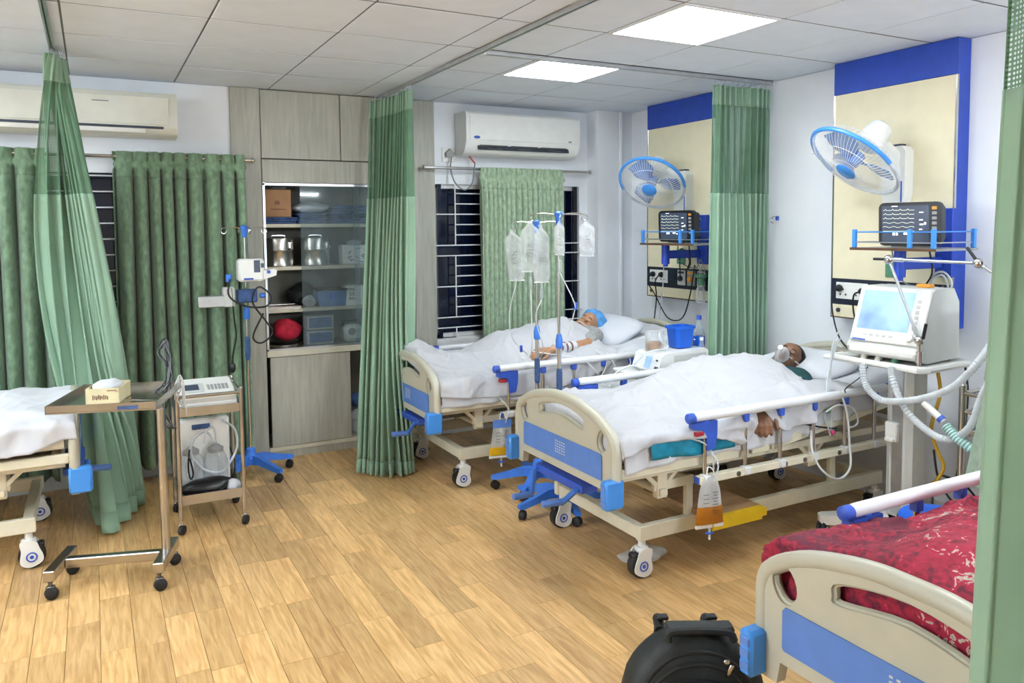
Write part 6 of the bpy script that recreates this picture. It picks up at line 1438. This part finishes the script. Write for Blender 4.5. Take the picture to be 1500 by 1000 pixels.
cable('black sensor lead across the middle bed behind the rail', [(2.98, 2.87, .74), (3.07, 2.83, .72), (3.2, 2.825, .66), (3.34, 2.825, .62), (3.45, 2.80, .60)], .0045, 'cable_black')
cable('white looping tube hanging below the rail of the middle bed', [(3.24, 2.79, .62), (3.22, 2.76, .52), (3.27, 2.74, .42), (3.38, 2.73, .36), (3.48, 2.74, .40), (3.50, 2.76, .52), (3.50, 2.78, .68), (3.47, 2.80, .80)], .006, 'cable_white')
cable('white monitor lead looped behind the rail of the middle bed', [(3.36, 2.80, .70), (3.44, 2.79, .73), (3.56, 2.79, .70), (3.60, 2.79, .62), (3.54, 2.79, .60), (3.52, 2.80, .66)], .005, 'cable_white')
t = thing('drip_line_set', 'clear drip lines with green clamp hanging from the ventilator table handle', 'tube', (3.48, 2.80, .97)); rr = random.Random(8)
for k in range(3): MB().tube(spline([(.0 + k * .012, .02, .16 - k * .05), (-.02 + k * .015, .05, .05), (-.04 - k * .012, .04, -.12), (-.09 + k * .02, .03, -.28), (-.08 + k * .012, .0, -.40)], 6), .0045, 6).build('line', 'clear_hose', t)
MB().box((-.075, .02, -.27), (.03, .02, .03), .006).build('clamp', 'green_plastic', t); MB().box((-.065, .0, -.385), (.025, .02, .02), .004).build('port', 'print_pink', t)

# ================================================================ RIGHT: TROLLEY, STOOL, BACKPACK
t = thing('rail_trolley', 'tubular steel trolley with top rails behind the near bed', 'trolley', (3.70, 1.60, 0))
Lx, Ly = .42, .68
for x, y in ((0, Ly), (Lx, Ly), (0, 0), (Lx, 0)):
    MB().tube([(x, y, .06), (x, y, .90)], .017, 10).lathe([(.017, .90), (.012, .908), (.0001, .91)], 10, mtx((x, y, 0))).build('leg', 'steel', t); MB().lathe([(.014, -.012), (.03, -.010), (.03, .010), (.014, .012)], 14, mtx((x, y - .02, .03), (PI / 2, 0, .3))).build('wheel', 'black_rubber', t)
for z in (.86, .77, .685):
    for a, b in (((0, 0), (0, Ly)), ((0, Ly), (Lx, Ly)), ((Lx, Ly), (Lx, 0)), ((Lx, 0), (0, 0))):
        MB().tube([(*a, z), (*b, z)], .011 if z != .77 else .008, 8).build('rail', 'steel', t)
for k in range(1, 6): MB().tube([(0, Ly * k / 6, .685), (0, Ly * k / 6, .86)], .008, 6).build('rail_upright', 'steel', t); MB().tube([(Lx, Ly * k / 6, .685), (Lx, Ly * k / 6, .86)], .008, 6).build('rail_upright', 'steel', t)
for z in (.66, .25): MB().b2((-.01, -.01, z), (Lx + .01, Ly + .01, z + .018), .003).build('shelf', 'steel', t, smooth=0)
t = thing('paper_pack', 'small beige paper pack on the tubular steel trolley', 'pack', (3.86, 2.05, .68)); MB().box((0, 0, .06), (.13, .20, .12), .015).build('body', 'box_cream', t); MB().box((-.066, 0, .06), (.002, .15, .03)).build('printed_band', 'print_brown', t, smooth=0)
t = thing('stool', 'round stool with bright blue seat behind the near bed rail', 'stool', (3.20, 2.07, 0))
MB().lathe([(.0001, .43), (.10, .428), (.145, .415), (.155, .40), (.15, .385), (.0001, .385)], 28).build('seat', 'tub_blue', t); MB().lathe([(.15, .365), (.16, .37), (.16, .39), (.15, .395)], 28).build('seat_rim', 'chrome', t)
for k in range(4):
    a = PI / 4 + PI / 2 * k; MB().tube([(.11 * math.cos(a), .11 * math.sin(a), .38), (.17 * math.cos(a), .17 * math.sin(a), .02)], .011, 8).lathe([(.015, 0), (.015, .03)], 8, mtx((.17 * math.cos(a), .17 * math.sin(a), 0))).build('leg', 'chrome', t)
MB().tube([(.145 * math.cos(2 * PI * k / 24), .145 * math.sin(2 * PI * k / 24), .17) for k in range(24)], .007, 6, True).build('foot_ring', 'chrome', t)
# backpack
t = thing('backpack', 'black backpack with silver zip pull on the floor at the bottom edge', 'backpack', (1.61, 1.83, 0), -.50)
def slab(w0, d0, h0, top_k, m, nm, loc, seed, par=t):
    b = MB().ell((0, 0, 0), (1, 1, 1), 44); out = []
    for x, y, z in b.v:
        sx = math.copysign(abs(x) ** .6, x); sy = math.copysign(abs(y) ** .62, y); sz = math.copysign(abs(z) ** .55, z)
        h = (sz + 1) / 2; k = 1 - top_k * max(0, (h - .45) / .55) ** 2.0
        out.append((sx * w0 / 2 * k, sy * d0 / 2 * (1 - .35 * h), h * h0))
    A = np.array(out); n = wrinkle(A[:, 0] * 3 + seed, A[:, 2] * 3 + A[:, 1] * 3, seed, 2.4) - .35; A[:, 1] -= .016 * n; A[:, 0] *= 1 + .03 * n; A[:, 2] *= 1 + .02 * n
    b.v = [tuple(Vector(p) + Vector(loc)) for p in A]; return b.build(nm, m, par, smooth=80)
slab(.45, .25, .43, .50, 'black_fabric', 'main_body', (0, 0, 0), 2); slab(.37, .14, .32, .50, 'black_fabric', 'front_pocket', (0, -.115, .0), 5)
def arc_zip(w_, h_, y0, y1, nm, r, m='black_rubber', z0=.08):
    pts = [(-w_ * .5, y0, z0), (-w_ * .49, y0, h_ * .5), (-w_ * .40, (y0 + y1) / 2, h_ * .78), (-w_ * .22, y1, h_ * .95), (0, y1, h_), (w_ * .22, y1, h_ * .95), (w_ * .40, (y0 + y1) / 2, h_ * .78), (w_ * .49, y0, h_ * .5), (w_ * .5, y0, z0)]
    MB().tube(spline(pts, 6), r, 6).build(nm, m, t)
arc_zip(.38, .39, -.085, -.075, 'zip', .006); arc_zip(.36, .36, -.10, -.092, 'piping', .005); arc_zip(.33, .315, -.165, -.14, 'pocket_zip', .0055)
MB().tube(spline([(-.09, -.075, .425), (-.08, -.075, .452), (.0, -.075, .458), (.09, -.075, .452), (.11, -.075, .425)], 5), .012, 8).build('grab_handle', 'black_fabric', t)
MB().box((.015, -.02, .440), (.21, .06, .02), .008).build('top_flap', 'black_fabric', t)
for x in (-.085, .07):
    MB().tube(spline([(x - .01, .04, .40), (x - .01, .085, .415), (x, .115, .36), (x + math.copysign(.03, x), .125, .15), (x + math.copysign(.03, x), .11, .06)], 6), [.016] * 24 + [.012], 8).build('shoulder_strap', 'black_fabric', t); MB().box((x, .06, .432), (.04, .03, .012), .004).build('buckle', 'black_plastic', t)
MB().box((.085, -.115, .352), (.012, .004, .05), .003, mtx(rot=(.25, .3, 0))).box((.078, -.108, .378), (.018, .010, .014), .003).build('zip_pull', 'chrome', t)
# hook on the wall between the beds
t = thing('wall_hook', 'small chrome and blue wall hook right of the far green curtain', 'hook', (XR - .01, 3.97, 1.73)); MB().box((0, 0, 0), (.02, .022, .03), .004).build('base', 'clip_blue', t); MB().tube(spline([(-.01, 0, .01), (-.05, -.01, .01), (-.07, -.01, -.02), (-.05, -.01, -.035)], 5), .005, 6).build('hook', 'chrome', t)
